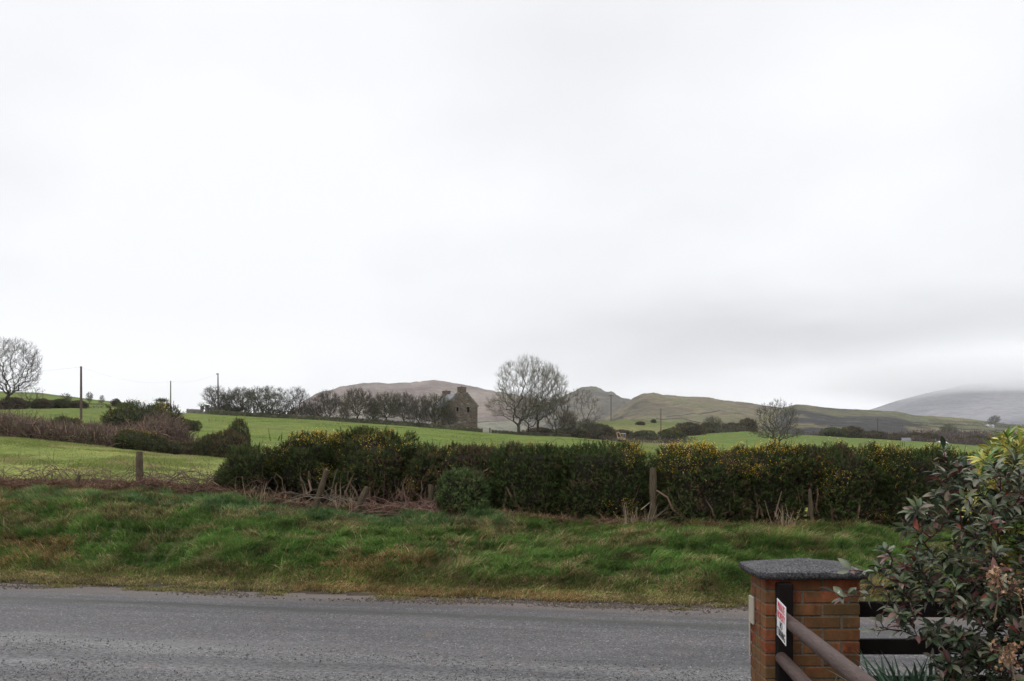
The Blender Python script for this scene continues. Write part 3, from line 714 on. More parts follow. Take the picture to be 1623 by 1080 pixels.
def hs(px, s=5.9):          # a point on the hedge line
    Y = y_at(px, s); return on(px, Y), Y
HEDGE = [ # px0, px1, top, bottom, s, kwargs, label
 (352, 452, 712, 800, 5.7, dict(trimmed=False, z0=.16, flow=.03, n=3000, stems=10), 'wild dark gorse bush at the left end of the hedge, leaning over the brambles'),
 (432, 545, 694, 803, 5.9, dict(trimmed=False, z0=.24, flow=.12, flow_top=.9, n=3600, stems=16), 'wild gorse bush with a few yellow flowers on top, above the first leaning stake'),
 (532, 662, 686, 806, 6.0, dict(trimmed=False, z0=.16, flow=.09, flow_top=1.6, n=4400, stems=20, shoots=8), 'tallest wild gorse bush, its bare crooked stems showing below yellow flowers'),
 (642, 708, 706, 806, 6.1, dict(trimmed=False, z0=.16, flow=.07, n=2400, stems=16, brown=.2), 'short gorse bush between the tallest bush and the rounded green one'),
 (420, 560, 768, 800, 6.9, dict(trimmed=False, z0=.0, flow=0, n=2200, brown=.6, stems=6), 'low growth added to darken the gap behind the stakes, left part of the hedge'),  # added growth, turns the bright gap under the wild bushes dark
 (545, 700, 768, 806, 7.0, dict(trimmed=False, z0=.0, flow=0, n=2400, brown=.6, stems=6), 'low growth added to darken the gap behind the bare stems of the tallest wild gorse'),  # added likewise, as a dark backing below the tallest bush
 (690, 800, 711, 812, 6.2, dict(trimmed=True, z0=.1, flow=.02, n=3600, stems=10, brown=.34), 'browning clipped gorse bush behind the rounded green shrub'),
 (782, 900, 711, 813, 5.8, dict(trimmed=True, flow=.006, n=4400, brown=.04), 'plain dark clipped gorse bush with almost no flowers in mid hedge'),
 (888, 1026, 710, 814, 5.8, dict(trimmed=True, flow=.06, flow_top=3, flow_side=3.0, n=4400, shoots=34, brown=.06), 'clipped gorse bush with long unclipped shoots on top, left of the hedge gap'),
 (1047, 1182, 716, 822, 5.7, dict(trimmed=True, flow=.13, flow_top=.30, n=4600), 'clipped gorse bush capped with yellow flowers, first right of the hedge gap'),
 (1170, 1262, 712, 822, 5.9, dict(trimmed=True, flow=.13, flow_top=.25, n=3600, z0=.08, brown=.12), 'clipped gorse bush with yellow top beside a dark hollow'),
 (1250, 1312, 712, 828, 6.1, dict(trimmed=True, flow=.06, flow_top=.4, n=2000, z0=.46, brown=.25, stems=16), 'narrow gorse bush over the dark hollow in the hedge'),
 (1298, 1402, 714, 830, 5.8, dict(trimmed=True, flow=.10, flow_top=1.2, n=3900), 'clipped gorse bush with flowers scattered all down its right side'),
 (1392, 1500, 715, 832, 5.8, dict(trimmed=True, flow=.06, flow_top=.4, n=4000), 'dark clipped gorse bush left of the glossy garden shrub'),
 (1006, 1078, 746, 822, 6.5, dict(trimmed=False, z0=.05, flow=.01, n=2600, brown=.5, stems=14), 'low brown gorse growth behind the post in the hedge gap'),
 (1490, 1640, 722, 834, 5.8, dict(trimmed=True, flow=.03, n=3600), 'clipped gorse bush mostly hidden behind the garden shrubs'),
]
for i, (a_, b_, tp, bt, s, kw, lb) in enumerate(HEDGE):
    p, Yh = hs((a_+b_)/2, s); w = m_(b_-a_, Yh)*1.04; Yf = Yh-.65
    ztop = EYE-(tp-HY)/F*Yf; 
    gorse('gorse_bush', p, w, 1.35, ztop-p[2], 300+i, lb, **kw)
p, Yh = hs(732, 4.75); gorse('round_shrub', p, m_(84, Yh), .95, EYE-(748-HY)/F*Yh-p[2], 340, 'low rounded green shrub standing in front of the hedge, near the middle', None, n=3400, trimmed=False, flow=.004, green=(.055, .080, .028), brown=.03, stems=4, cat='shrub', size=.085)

# mid-distance gorse and far scrub: three kinds, copied
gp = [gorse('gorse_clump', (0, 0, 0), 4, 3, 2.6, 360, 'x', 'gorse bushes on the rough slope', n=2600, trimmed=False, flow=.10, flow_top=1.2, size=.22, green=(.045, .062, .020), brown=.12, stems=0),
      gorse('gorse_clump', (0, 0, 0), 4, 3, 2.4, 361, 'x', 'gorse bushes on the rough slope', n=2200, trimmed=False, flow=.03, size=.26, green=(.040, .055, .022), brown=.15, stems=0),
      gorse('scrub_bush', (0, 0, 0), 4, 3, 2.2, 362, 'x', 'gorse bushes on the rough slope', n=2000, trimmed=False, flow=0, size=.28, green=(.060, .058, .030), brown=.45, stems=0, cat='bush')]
gph = [2.6, 2.4, 2.2]; ug_ = set()
def place_g(kind, px, Yt, wpx, hpx, label, group='gorse bushes on the rough slope', py=None):
    loc = on(px, Yt); 
    if py is not None: loc[2] = EYE-(py-HY)/F*Yt-.1
    loc[2] -= .15
    sc = (m_(wpx, Yt)/4, max(m_(wpx, Yt)/4*.8, .4), (m_(hpx, Yt)+.15)/gph[kind]); e = gp[kind]
    if kind in ug_: return dup(e, loc, label, None, group, 0, sc)
    ug_.add(kind); e.location = [float(v) for v in loc]; e.scale = sc; e['label'] = label
    if group: e['group'] = group
    return e
for a in [
 (1, 20, 74, 46, 20, 'dark gorse clump at the far left of the rough slope'),
 (2, -25, 66, 50, 22, 'brown bush cut by the left edge of the view'),
 (1, 118, 66, 40, 18, 'dark gorse clump low in the brambles below the nearest utility pole'),
 (0, 168, 70, 46, 20, 'gorse clump between the nearest utility pole and the slope thicket'),
 (1, 235, 74, 60, 30, 'dark gorse under the yellow top of the slope thicket'),
 (0, 218, 82, 96, 56, 'large flowering gorse clump forming the left shoulder of the slope thicket'),
 (1, 256, 88, 76, 50, 'tallest gorse clump of the slope thicket, its front all brown bramble'),
 (0, 208, 51, 62, 30, 'low gorse clump with yellow flowers, behind the left fence post'),
 (1, 238, 51, 60, 26, 'dark low gorse clump just right of the left fence post'),
 (1, 285, 52, 50, 20, 'low dark gorse clump in front of the thicket, right of the left fence post'),
 (1, 334, 50, 46, 34, 'dark gorse clump at the foot of the taller brown-topped bush'),
 (2, 362, 50, 70, 42, 'brown bush at the right end of the rough slope'),
 (1, 379, 51, 38, 58, 'upright knobbly bush standing highest at the right end of the rough slope'),
 (1, 66, 80, 44, 22, 'dark gorse clump low in the far-left bramble slope'),
 (0, 104, 86, 50, 26, 'gorse clump below the nearest utility pole'),
 (2, 90, 60, 40, 18, 'small dark bush among the red-brown brambles at the left'),
 (2, 140, 76, 56, 20, 'brown scrub bush right of the nearest utility pole'),
 (0, 190, 100, 44, 26, 'small gorse bush at the left upper edge of the slope thicket'),
 (0, 275, 110, 46, 22, 'flowering gorse bush at the top of the slope, below the small far utility pole'),
 (0, 300, 118, 36, 16, 'low flowering gorse at the right upper end of the slope'),
 (2, 184, 190, 16, 12, 'small round dark bush on the skyline'),
 (2, 210, 60, 60, 28, 'brown bramble-choked bush inside the slope thicket'),
 (2, 310, 51, 40, 22, 'small brown bush between two dark gorse clumps'),
 ]: place_g(*a)
for a in [
 (2, 20, 150, 50, 17, 'dark scrub bush at the foot of the large left-hand tree'),
 (2, 66, 152, 38, 14, 'dark scrub bush right of the large left-hand tree'),
 (1, 96, 154, 34, 13, 'green-brown scrub bush left of the nearest utility pole, along the skyline'),
 (2, 125, 156, 30, 11, 'scrub bush behind the nearest utility pole'),
 (2, -30, 150, 50, 20, 'dark scrub bush at the very left edge')]: place_g(*a, group='scrub bushes below the left skyline')
for a in [
 (1, 1022, 232, 44, 13, 'dark gorse behind the little digger, to its right'),
 (2, 985, 236, 40, 12, 'brown scrub just left of the little digger'),
 (1, 1066, 238, 44, 15, 'dark scrub at the foot of the middle utility pole'),
 (2, 1092, 262, 50, 19, 'dark bushy scrub right of the middle utility pole'),
 (0, 1063, 224, 26, 17, 'rounded green bush in front of the middle utility pole'),
 (1, 1125, 272, 40, 15, 'dark scrub bush below the pale round tree'),
 (2, 1160, 285, 36, 13, 'brown scrub bush left of the twin-stemmed tree'),
 (2, 1015, 300, 15, 5, 'small dark bush on the green mound'),
 (1, 1036, 310, 9, 5, 'tiny dark bush high on the green mound'),
 (2, 950, 225, 50, 22, 'brown scrub at the right foot of the open crooked tree'),
 (2, 905, 205, 60, 16, 'low brown scrub under the open crooked tree'),
 (2, 855, 196, 50, 12, 'low brown scrub under the tall domed trees'),
 (2, 1185, 280, 30, 20, 'brown bush half behind the twin-stemmed tree'),
 ]: place_g(*a, group='scrub bushes beyond the field edge')
far_lb = ['left end of', 'just right of the left end of', 'a third of the way along', 'just left of the gabled white cottage in', 'just right of the gabled white cottage in', 'middle right of', 'just left of the low white cottage in', 'just right of the low white cottage in', 'right end of']
for i, px in enumerate([1322, 1350, 1385, 1418, 1452, 1472, 1488, 1516, 1550]):
    place_g(2 if i else 0, px, 285+i*3, 40, 15+3*math.sin(i*1.7), 'dark bush at the '+far_lb[i]+' the far hedgerow' if i not in (3, 4, 6, 7) else 'dark bush '+far_lb[i]+' the far hedgerow', 'bushes of the far hedgerow')

# red-brown bramble scrub on the slope: a mass of fine canes (nobody could count it)
g = np.random.default_rng(77); n = 170000
px = g.uniform(-150, 400, n); Ys = g.uniform(49, 90, n)
dens = np.interp(px, [-150, 290, 345, 400], [1, 1, .55, .2])*sstep((92+(250-px)*.05-Ys)/8)
k_ = (g.random(n) < dens)&~((px > 268)&(Ys > 62))&~((px > 172)&(Ys < 54)); px = px[k_]; Ys = Ys[k_]; X = (px-CX)/F*Ys; Z = ground_z(X, Ys); n = len(X)
hh = (.5+1.1*g.random(n))*(.5+.9*fbm(X/5, Ys/5, 3))*np.interp(px, [-150, 200, 300, 400], [1.1, 1.2, .9, .6])
hh = (.45+.75*g.random(n))*np.interp(px, [-150, 0, 60, 120, 180, 215, 250, 290, 305, 400], [1.1, 1.1, .95, .7, .8, 1.1, 2.0, 1.9, .75, .5])*(.6+.8*fbm(X/3, Ys/3, 3))*np.where(Ys > 74, .7, 1)
A = np.stack([X, Ys, Z+hh*g.random(n)**.8], 1); d1 = g.normal(size=(n, 3))*.22+np.array([0, 0, .10]); B_ = A+d1; d2 = d1*.6+g.normal(size=(n, 3))*.10; C_ = B_+d2
pq = fbm(X/3.5, Ys/3.5, 7, 3); cc = np.array([.125, .078, .066])*(.45+.9*g.random((n, 1)))*(.35+1.3*pq)[:, None]; ol = g.random(n) < .25; cc[ol] = np.array([.11, .105, .06])*(.6+.6*g.random((ol.sum(), 1)))
sw_ = (g.random(n) < .05); cc[sw_] = [.30, .22, .13]
mb = MB(); mb.segs(A, B_, .016, .012, 3, cc); mb.segs(B_, C_, .012, .006, 3, cc); o = mb.build('bramble_scrub', M_TWIG)
tag(o, 'red-brown mass of leafless brambles covering the slope behind the near field', 'brambles', kind='stuff')

# far hedge lines and copses seen as strips of scrub
def strip_scrub(name, pts, hpx, label, col, dens=9, kind='stuff', fn=None, thick=3.0, seg=.10, cat='hedgerow'):
    """pts: list of (px, Y) ground stations or world points"""
    g = np.random.default_rng(abs(hash(name+label)) % 9999 if False else len(label)*7+int(pts[0][0])); mb = MB()
    W_ = np.array([q if len(q) == 3 else on(*q) for q in pts]); L_ = np.linalg.norm(np.diff(W_, axis=0), axis=1); cum = np.r_[0, np.cumsum(L_)]
    Ym = W_[:, 1].mean(); H = m_(hpx, Ym); n = int(cum[-1]*dens)
    t = g.uniform(0, cum[-1], n); A = np.stack([np.interp(t, cum, W_[:, i]) for i in range(3)], 1)
    A[:, 0] += g.normal(size=n)*thick*.2; A[:, 1] += g.normal(size=n)*thick*.4
    lump = .35+1.1*fbm(t/(H*2.2), t*0, 5, 3); zz = g.random(n)**.8*H*lump; A[:, 2] += zz-.2
    d = g.normal(size=(n, 3))*H*seg*1.6; d[:, 2] = np.abs(d[:, 2])+H*seg
    cc = np.array(col)*(.55+.9*g.random((n, 1))); r = H*.035+.01
    mb.segs(A, A+d, r, r*.4, 3, cc); o = mb.build(name, M_TWIG)
    return tag(o, label, cat, kind=kind)
strip_scrub('distant_hedgerow', [(1290, 300), (1400, 296), (1480, 292), (1580, 288)], 10, 'long dark leafless hedgerow beyond the right-hand field', (.085, .062, .058), 60, thick=8)
strip_scrub('distant_woodland', [(1405, 420), (1450, 410), (1500, 400), (1560, 400)], 15, 'dark purple-brown belt of bare trees behind the far hedgerow', (.085, .062, .06), 60, thick=20, cat='woodland')
strip_scrub('distant_hedgerow', [(1090, 268), (1150, 268), (1185, 264)], 9, 'low scrubby hedge along the top of the right-hand field', (.075, .068, .045), 50, thick=4)
strip_scrub('distant_hedgerow', [(955, 218), (1000, 216), (1050, 213), (1100, 210)], 9, 'dark scrub bank between the main field and the field behind it', (.07, .055, .042), 60, thick=4)
strip_scrub('distant_hedgerow', [(-60, 158), (40, 156), (120, 158), (200, 172)], 6, 'dark hedge along the foot of the left skyline', (.07, .058, .045), 26, thick=4)
strip_scrub('distant_hedgerow', [(0, 232), (60, 230), (130, 226), (190, 220)], 3.5, 'thin hedge on the left skyline', (.065, .058, .045), 40, thick=2)
strip_scrub('undergrowth', [(334, 190), (400, 190), (510, 191)], 17, 'dark thorny undergrowth beneath the left half of the row of bare trees', (.060, .052, .036), 60, thick=3, cat='undergrowth')
strip_scrub('undergrowth', [(500, 188), (560, 189), (620, 190), (735, 192)], 10, 'tangled brown undergrowth beneath the right half of the row of bare trees', (.070, .058, .045), 40, thick=4, cat='undergrowth')
def hat(seed, px, py):
    vs = np.linspace(.02, 1, 80); q = [hill_pt(seed, px, v) for v in vs]; yy = np.array([HY-(p[2]-EYE)*F/p[1] for p in q]); return q[int(np.argmin(np.abs(yy-py)))]
for i, (pts, lb) in enumerate([
  ([(770, 620), (860, 600), (960, 610)], 'valley hedge nearest the tall trees'), ([(700, 900), (800, 860), (900, 850)], 'valley hedge at the foot of the moor hill'),
  ([hat(4, a, b_) for a, b_ in ((1430, 676), (1480, 674), (1540, 677), (1640, 679))], 'valley hedge below the white barn'), ([hat(4, a, b_) for a, b_ in ((1470, 668), (1520, 671), (1570, 674), (1640, 675))], 'valley hedge behind the white barn'),
  ([(780, 470), (850, 480), (900, 500)], 'near valley hedge right of the ruined gable')]):
    strip_scrub('distant_hedgerow', pts, 4, lb, (.06, .062, .04), 7, thick=3)
def hill_line(seed, pts, hpx, label, name='stone_wall', col=(.075, .075, .07), dens=2.5, cat='wall', kind=None):
    W_ = []
    for a, b_ in zip(pts[:-1], pts[1:]):
        for f in np.linspace(0, 1, 14, endpoint=False): W_.append(hill_pt(seed, a[0]*(1-f)+b_[0]*f, a[1]*(1-f)+b_[1]*f))
    W_.append(hill_pt(seed, *pts[-1])); W_ = np.array(W_); mb = MB(); H = m_(hpx, W_[:, 1].mean()); n = len(W_)
    w = H*.45; v = []
    for q in W_: v += [[q[0], q[1]-w/2, q[2]-H], [q[0], q[1]-w/3, q[2]+H*.8*(.7+.5*random.random())], [q[0], q[1]+w/3, q[2]+H*.8*(.7+.4*random.random())], [q[0], q[1]+w/2, q[2]-H]]
    f = []
    for i in range(n-1):
        for k in range(3): f.append((i*4+k, (i+1)*4+k, (i+1)*4+k+1, i*4+k+1))
    mb.add(v, f, None, col); return tag(mb.build(name, M_WALLFAR), label, cat, 'field walls on the hills', kind)
M_WALLFAR = leafy('far_stone', .9, .1, 0, .5)
place_haw(3, hat(4, 1577, 675)-np.array([0, 0, .5]), m_(24, 700), 1.1, 'grey round tree behind the long white barn', None)
hill_line(3, [(1000, .52), (1080, .50), (1150, .60), (1230, .78)], 1.6, 'upper field wall crossing the olive hill')
hill_line(3, [(1040, .25), (1110, .22), (1180, .36), (1260, .55)], 1.6, 'lower field wall crossing the olive hill')
hill_line(3, [(880, .62), (940, .60), (1000, .52)], 1.5, 'field wall left of the crag on the olive hill')
hill_line(4, [(1240, .80), (1330, .72), (1440, .66), (1560, .72)], 1.5, 'upper field wall along the low ridge')
hill_line(4, [(1440, .52), (1520, .42), (1640, .46)], 1.5, 'field wall on the right end of the low ridge')
hill_line(4, [(1500, .30), (1560, .26), (1660, .34)], 1.5, 'field wall just above the white barn')
hill_line(1, [(560, .26), (680, .22), (800, .30), (880, .38)], 1.4, 'field wall low on the moor hill')

# ------------------------------------------------------------ ruined stone house
def stone_mat(name, cols, sx=1.6, sz=3.2, mortar=(.16, .14, .115)):
    m, t, b = mat_new(name); c = t.nodes.new('ShaderNodeTexCoord'); mp = t.nodes.new('ShaderNodeMapping'); mp.inputs['Scale'].default_value = (sx, sx, sz)
    t.links.new(c.outputs['Object'], mp.inputs[0]); v = t.nodes.new('ShaderNodeTexVoronoi'); v.inputs['Scale'].default_value = 1; t.links.new(mp.outputs[0], v.inputs[0])
    v2 = t.nodes.new('ShaderNodeTexVoronoi'); v2.feature = 'DISTANCE_TO_EDGE'; t.links.new(mp.outputs[0], v2.inputs[0]); v2.inputs['Scale'].default_value = 1
    sp = t.nodes.new('ShaderNodeSeparateColor'); t.links.new(v.outputs['Color'], sp.inputs[0])
    st = ramp(t, sp.outputs[0], [(i/(len(cols)-1), q) for i, q in enumerate(cols)])
    e = maprange(t, v2.outputs['Distance'], .02, .09, 0, 1); cc = mixc(t, e, mortar, st)
    cc = mixc(t, 1.0, cc, ramp(t, noise_node(t, .45, 5, .65), [(.3, (.75, .74, .72)), (.7, (1.25, 1.22, 1.2))]), 'MULTIPLY')
    t.links.new(cc, b.inputs['Base Color']); b.inputs['Roughness'].default_value = .95; b.inputs['Specular IOR Level'].default_value = .1
    bump(t, b, e, .05); return m
M_STONE = stone_mat('rubble_stone', [(.095, .072, .060), (.125, .098, .080), (.080, .070, .060), (.155, .13, .105), (.105, .080, .068), (.23, .205, .17)])
M_GREY = stone_mat('grey_stone', [(.13, .13, .125), (.17, .165, .155), (.11, .11, .10), (.21, .20, .19)])
M_SLATE = plain('old_slate', (.135, .135, .145), .6, .3, 2.5, .3, .03, sc=(1, 3, 3))
M_DARK = plain('dark_void', (.012, .011, .010), 1, 0, 3, .1)
YR = 192.0; gb = on(733, YR); gw = m_(47, YR)/math.cos(R(20))
e = empty('ruined_house', gb, 'roofless-looking old stone house with two chimneys and a tall gable, beyond the row of bare trees', 'house', None, R(20))
e['label'] = 'old stone house with two chimneys and a tall gable, beyond the bare trees'
hwid = gw/2; eav = (EYE-(644-HY)/F*YR)-gb[2]; apx = (EYE-(622-HY)/F*YR)-gb[2]; Lh = 13.5; LWn = .55
# local: +x right along the gable, +y away along the house; gable at y = 0
def gable(y0, y1, wins):
    """gable wall between y0 and y1, with real openings"""
    mb = MB(); xs = sorted({-hwid, hwid, 0.0}|{w[0] for w in wins}|{w[1] for w in wins}); zs = sorted({-1.5, eav}|{w[2] for w in wins}|{w[3] for w in wins})
    for xa, xb in zip(xs[:-1], xs[1:]):
        for za, zb in zip(zs[:-1], zs[1:]):
            xm, zm = (xa+xb)/2, (za+zb)/2
            if any(w[0] < xm < w[1] and w[2] < zm < w[3] for w in wins): continue
            mb.box((xa, y0, za), (xb, y1, zb))
    v = [(-hwid, y0, eav), (hwid, y0, eav), (0.7, y0, apx), (-.7, y0, apx), (-hwid, y1, eav), (hwid, y1, eav), (.7, y1, apx), (-.7, y1, apx)]
    mb.add(v, [(0, 1, 2, 3), (5, 4, 7, 6), (1, 5, 6, 2), (3, 2, 6, 7), (4, 0, 3, 7)]); return mb
WN = [(-1.35, -.85, eav-1.15, eav-.25), (1.05, 1.60, eav-1.35, eav-.15), (-.35, .45, .0, 1.3)]
gable(0, LWn, WN).build('wall', M_STONE, e)
gable(Lh-LWn, Lh, []).build('wall', M_STONE, e)
for sx in (-1, 1):
    mb = MB(); x0, x1 = sorted((sx*hwid, sx*(hwid-LWn))); yy = [LWn, 3, 4, 6.4, 7.4, 10, 11, Lh-LWn]
    for i in range(7):
        if i % 2 == 0: mb.box((x0, yy[i], -1.5), (x1, yy[i+1], eav-.05))
        else: mb.box((x0, yy[i], -1.5), (x1, yy[i+1], 1.0)); mb.box((x0, yy[i], 2.3), (x1, yy[i+1], 3.3)); mb.box((x0, yy[i], 4.6), (x1, yy[i+1], eav-.05))
    mb.build('wall', M_STONE, e)
for w in WN:
    mb = MB(); mb.box((w[0]-.0, LWn*.85, w[2]), (w[1]+.0, LWn*.85+.05, w[3])); f = mb.build('window', M_DARK, e)  # dark sheet across the opening stands in for the unlit inside
    mb = MB(); mb.box((w[0]-.12, -.04, w[3]), (w[1]+.12, .12, w[3]+.16)); mb.build('lintel', M_GREY, f)
# roof slopes, sagging ridge
for sx in (-1, 1):
    mb = MB(); v = []; ny = 14
    for i in range(ny+1):
        y = LWn+.02+(Lh-2*LWn-.04)*i/ny; sag = -.22*math.sin(PI*i/ny)+.05*math.sin(i*2.3)
        for q, (xx, zz) in enumerate([(sx*(hwid+.15), eav-.1), (sx*hwid*.5, (eav+apx)/2+.12), (0, apx+.25)]): v.append((xx, y, zz+sag*(.3+.35*q)))
    f = [(i*3+k, i*3+k+1, i*3+k+4, i*3+k+3) for i in range(ny) for k in range(2)]
    v2 = [(a, b_, c_-.14) for a, b_, c_ in v]; mb.add(v, f); mb.add(v2, [q[::-1] for q in f]); mb.build('roof', M_SLATE, e)
# stepped coping stones on the near gable
mb = MB(); g = random.Random(3)
for sx in (-1, 1):
    for i in range(9):
        f = i/9; x = sx*(hwid*(1-f)+.75*f); z = eav+(apx-eav)*f; mb.box((x-.28, -.05, z-.1), (x+.28, LWn+.05, z+.22+.12*g.random()), None, .03)
mb.build('coping', M_GREY, e)
ctop = (EYE-(613-HY)/F*YR)-gb[2]
for y0, y1, tp in ((-.03, LWn+.6, ctop), (Lh-LWn-.6, Lh+.02, ctop-.15)):
    mb = MB(); mb.box((-.85, y0, apx-.9), (.85, y1, tp-.22), None, .03); mb.box((-.93, y0-.06, tp-.24), (.93, y1+.06, tp-.08), None, .03)
    c_ = mb.build('chimney', M_STONE, e); mb = MB(); mb.tube([(0, (y0+y1)/2, tp-.1), (0, (y0+y1)/2, tp+.16)], [.15, .13], 8, (.2, .1, .07)); mb.build('chimney_pot', M_BARK, c_)
# mossy field wall under the row of trees, in one run; low turf bank right of the ruin
def run_wall(name, sts, hpx, label, mat, cat='wall', wd=.6, n=60, hvar=.35, cap=None):
    mb = MB(); g = np.random.default_rng(len(label)); W_ = [on(*q) for q in sts]; W_ = np.array(W_)
    t = np.linspace(0, 1, n); q = np.stack([np.interp(t, np.linspace(0, 1, len(W_)), W_[:, i]) for i in range(3)], 1)
    q[:, 2] = ground_z(q[:, 0], q[:, 1]); H = m_(hpx, W_[:, 1].mean()); v = []
    for k, p in enumerate(q):
        hh = H*(1-hvar*.5+hvar*g.random()); v += [[p[0], p[1]-wd/2, p[2]-.4], [p[0], p[1]-wd*.35, p[2]+hh*.85], [p[0], p[1], p[2]+hh], [p[0], p[1]+wd*.35, p[2]+hh*.85], [p[0], p[1]+wd/2, p[2]-.4]]
    f = [(i*5+k, (i+1)*5+k, (i+1)*5+k+1, i*5+k+1) for i in range(n-1) for k in range(4)]
    mb.add(v, f, None, (.06, .07, .04)); return tag(mb.build(name, mat), label, cat)
M_MOSSW = stone_mat('mossy_stone', [(.05, .055, .03), (.085, .08, .055), (.04, .055, .022), (.11, .10, .08)], 1.2, 2.2, (.035, .035, .02))
run_wall('field_wall', [(333, 179), (450, 180), (560, 181), (660, 182), (765, 184)], 7, 'long low mossy stone wall at the foot of the row of bare trees', M_MOSSW, n=170)
run_wall('turf_bank', [(779, 184), (815, 184), (850, 185), (905, 187)], 5, 'low turf-topped wall under the tall domed trees', M_MOSSW, n=60, wd=1.2)
run_wall('stone_wall', [(296, 196), (318, 195)], 7.5, 'grey stone wall left of the field gateway', M_GREY, n=10, hvar=.1)
def post(name, loc, h, w, label, mat, cat, group=None, cap=True, lean=(0, 0), col=(1, 1, 1), rough=.04):
    e = empty(name, loc, label, cat, group); mb = MB(); g = np.random.default_rng(int(h*1000))
    mb.box((-w/2, -w/2, -.4), (w/2, w/2, h), col, w*.1); mb.build('shaft', mat, e)
    if cap: mb = MB(); mb.box((-w*.62, -w*.62, h+.004), (w*.62, w*.62, h+w*.3), col, w*.08); mb.build('cap', mat, e)
    e.rotation_euler = (lean[0], lean[1], 0); return e
post('gate_pillar', on(320, 186), m_(11, 186), .55, 'left-hand dark stone pillar of the field gateway', M_GREY, 'gate pillar', 'pillars of the field gateway')
post('gate_pillar', on(328, 185), m_(13, 185), .62, 'right-hand, taller stone pillar of the field gateway', M_GREY, 'gate pillar', 'pillars of the field gateway')
e = empty('water_trough', on(321, 180), 'small grey cattle trough in front of the field gateway', 'trough'); mb = MB()
mb.box((-.6, -.3, 0), (.6, .3, .12)); 
for a in [((-.6, -.3, .12), (-.52, .3, .5)), ((.52, -.3, .12), (.6, .3, .5)), ((-.52, -.3, .12), (.52, -.23, .5)), ((-.52, .23, .12), (.52, .3, .5))]: mb.box(*a)
mb.build('basin', M_GREY, e)
M_WOODOLD = plain('weathered_wood', (.075, .058, .038), .9, .15, 9, .45, .01, sc=(6, 6, .8))
post('gate_post', on(776.5, 183), m_(8, 183), .24, 'short dark wooden post at the end of the turf-topped wall', M_WOODOLD, 'post', None, False)
# farm shed glimpsed through the left trees
e = empty('stone_shed', on(352, 205), 'low grey shed roof glimpsed through the bare trees at the left of the row', 'shed'); mb = MB(); mb.box((-3.2, 0, -1), (3.2, 4, 1.5)); mb.build('wall', M_GREY, e)
mb = MB(); mb.add([(-3.4, -.2, 1.5), (3.4, -.2, 1.5), (3.4, 2, 2.5), (-3.4, 2, 2.5), (3.4, 4.2, 1.5), (-3.4, 4.2, 1.5)], [(0, 1, 2, 3), (3, 2, 4, 5)]); mb.build('roof', M_SLATE, e)
e = tag(strip_scrub('weed_clump', [(484, 121), (490, 121.3)], 6, 'small dark clump of dead weeds in the middle of the green field', (.07, .06, .035), 160, kind=None, thick=.8, cat='weeds'), cat='weeds')

# distant white buildings
M_WHITE = plain('whitewash', (.70, .69, .67), .8, .2, 3, .08); M_TIN = plain('pale_tin_roof', (.50, .53, .56), .5, .4, 2, .1); M_SL2 = plain('grey_slate', (.10, .10, .11), .6, .3, 2, .2)
def cottage(name, loc, w, d, h, rh, label, cat, wall, roof, wins=2, chim=True, rz=0):
    e = empty(name, loc, label, cat, None, rz); mb = MB(); mb.box((-w/2, 0, -1.5), (w/2, d, h))
    mb.add([(-w/2, 0, h), (-w/2, d, h), (-w/2, d/2, h+rh), (w/2, 0, h), (w/2, d, h), (w/2, d/2, h+rh)], None, [(0, 1, 2), (3, 5, 4)]); mb.build('wall', wall, e)
    mb = MB(); o_ = .25
    for sy, y0 in ((-1, -o_), (1, d+o_)):
        v = [(-w/2-o_, y0, h-.1), (w/2+o_, y0, h-.1), (w/2+o_, d/2, h+rh+.05), (-w/2-o_, d/2, h+rh+.05)]
        mb.add(v+[(a, b_, c_+.12) for a, b_, c_ in v], [(0, 1, 2, 3), (7, 6, 5, 4), (0, 4, 5, 1), (0, 3, 7, 4), (1, 5, 6, 2)])
    mb.build('roof', roof, e)
    for i in range(wins):
        x = -w/2+w*(i+.5)/wins; mb = MB(); mb.box((x-.5, -.06, h*.35), (x+.5, .04, h*.8)); mb.build('window', M_DARK, e)
    if chim: mb = MB(); mb.box((w/2-.9, d/2-.35, h+rh*.5), (w/2-.1, d/2+.35, h+rh+1.0)); mb.build('chimney', wall, e)
    return e
cottage('cottage', on(1437, 281), m_(11, 281), 2.6, .55, .8, 'small white gabled cottage half hidden by the far hedgerow', 'cottage', M_WHITE, M_SL2, 2, False, R(-12))
cottage('cottage', on(1497, 284), m_(10, 284), 3, .5, .5, 'low white-roofed cottage at the right end of the far hedgerow', 'cottage', M_WHITE, M_TIN, 2, False, R(8))
cottage('barn', hat(4, 1571, 677.5), m_(14, 680), 6, 1.9, .8, 'long white barn in front of the grey round tree at far right', 'barn', M_WHITE, M_TIN, 0, False)

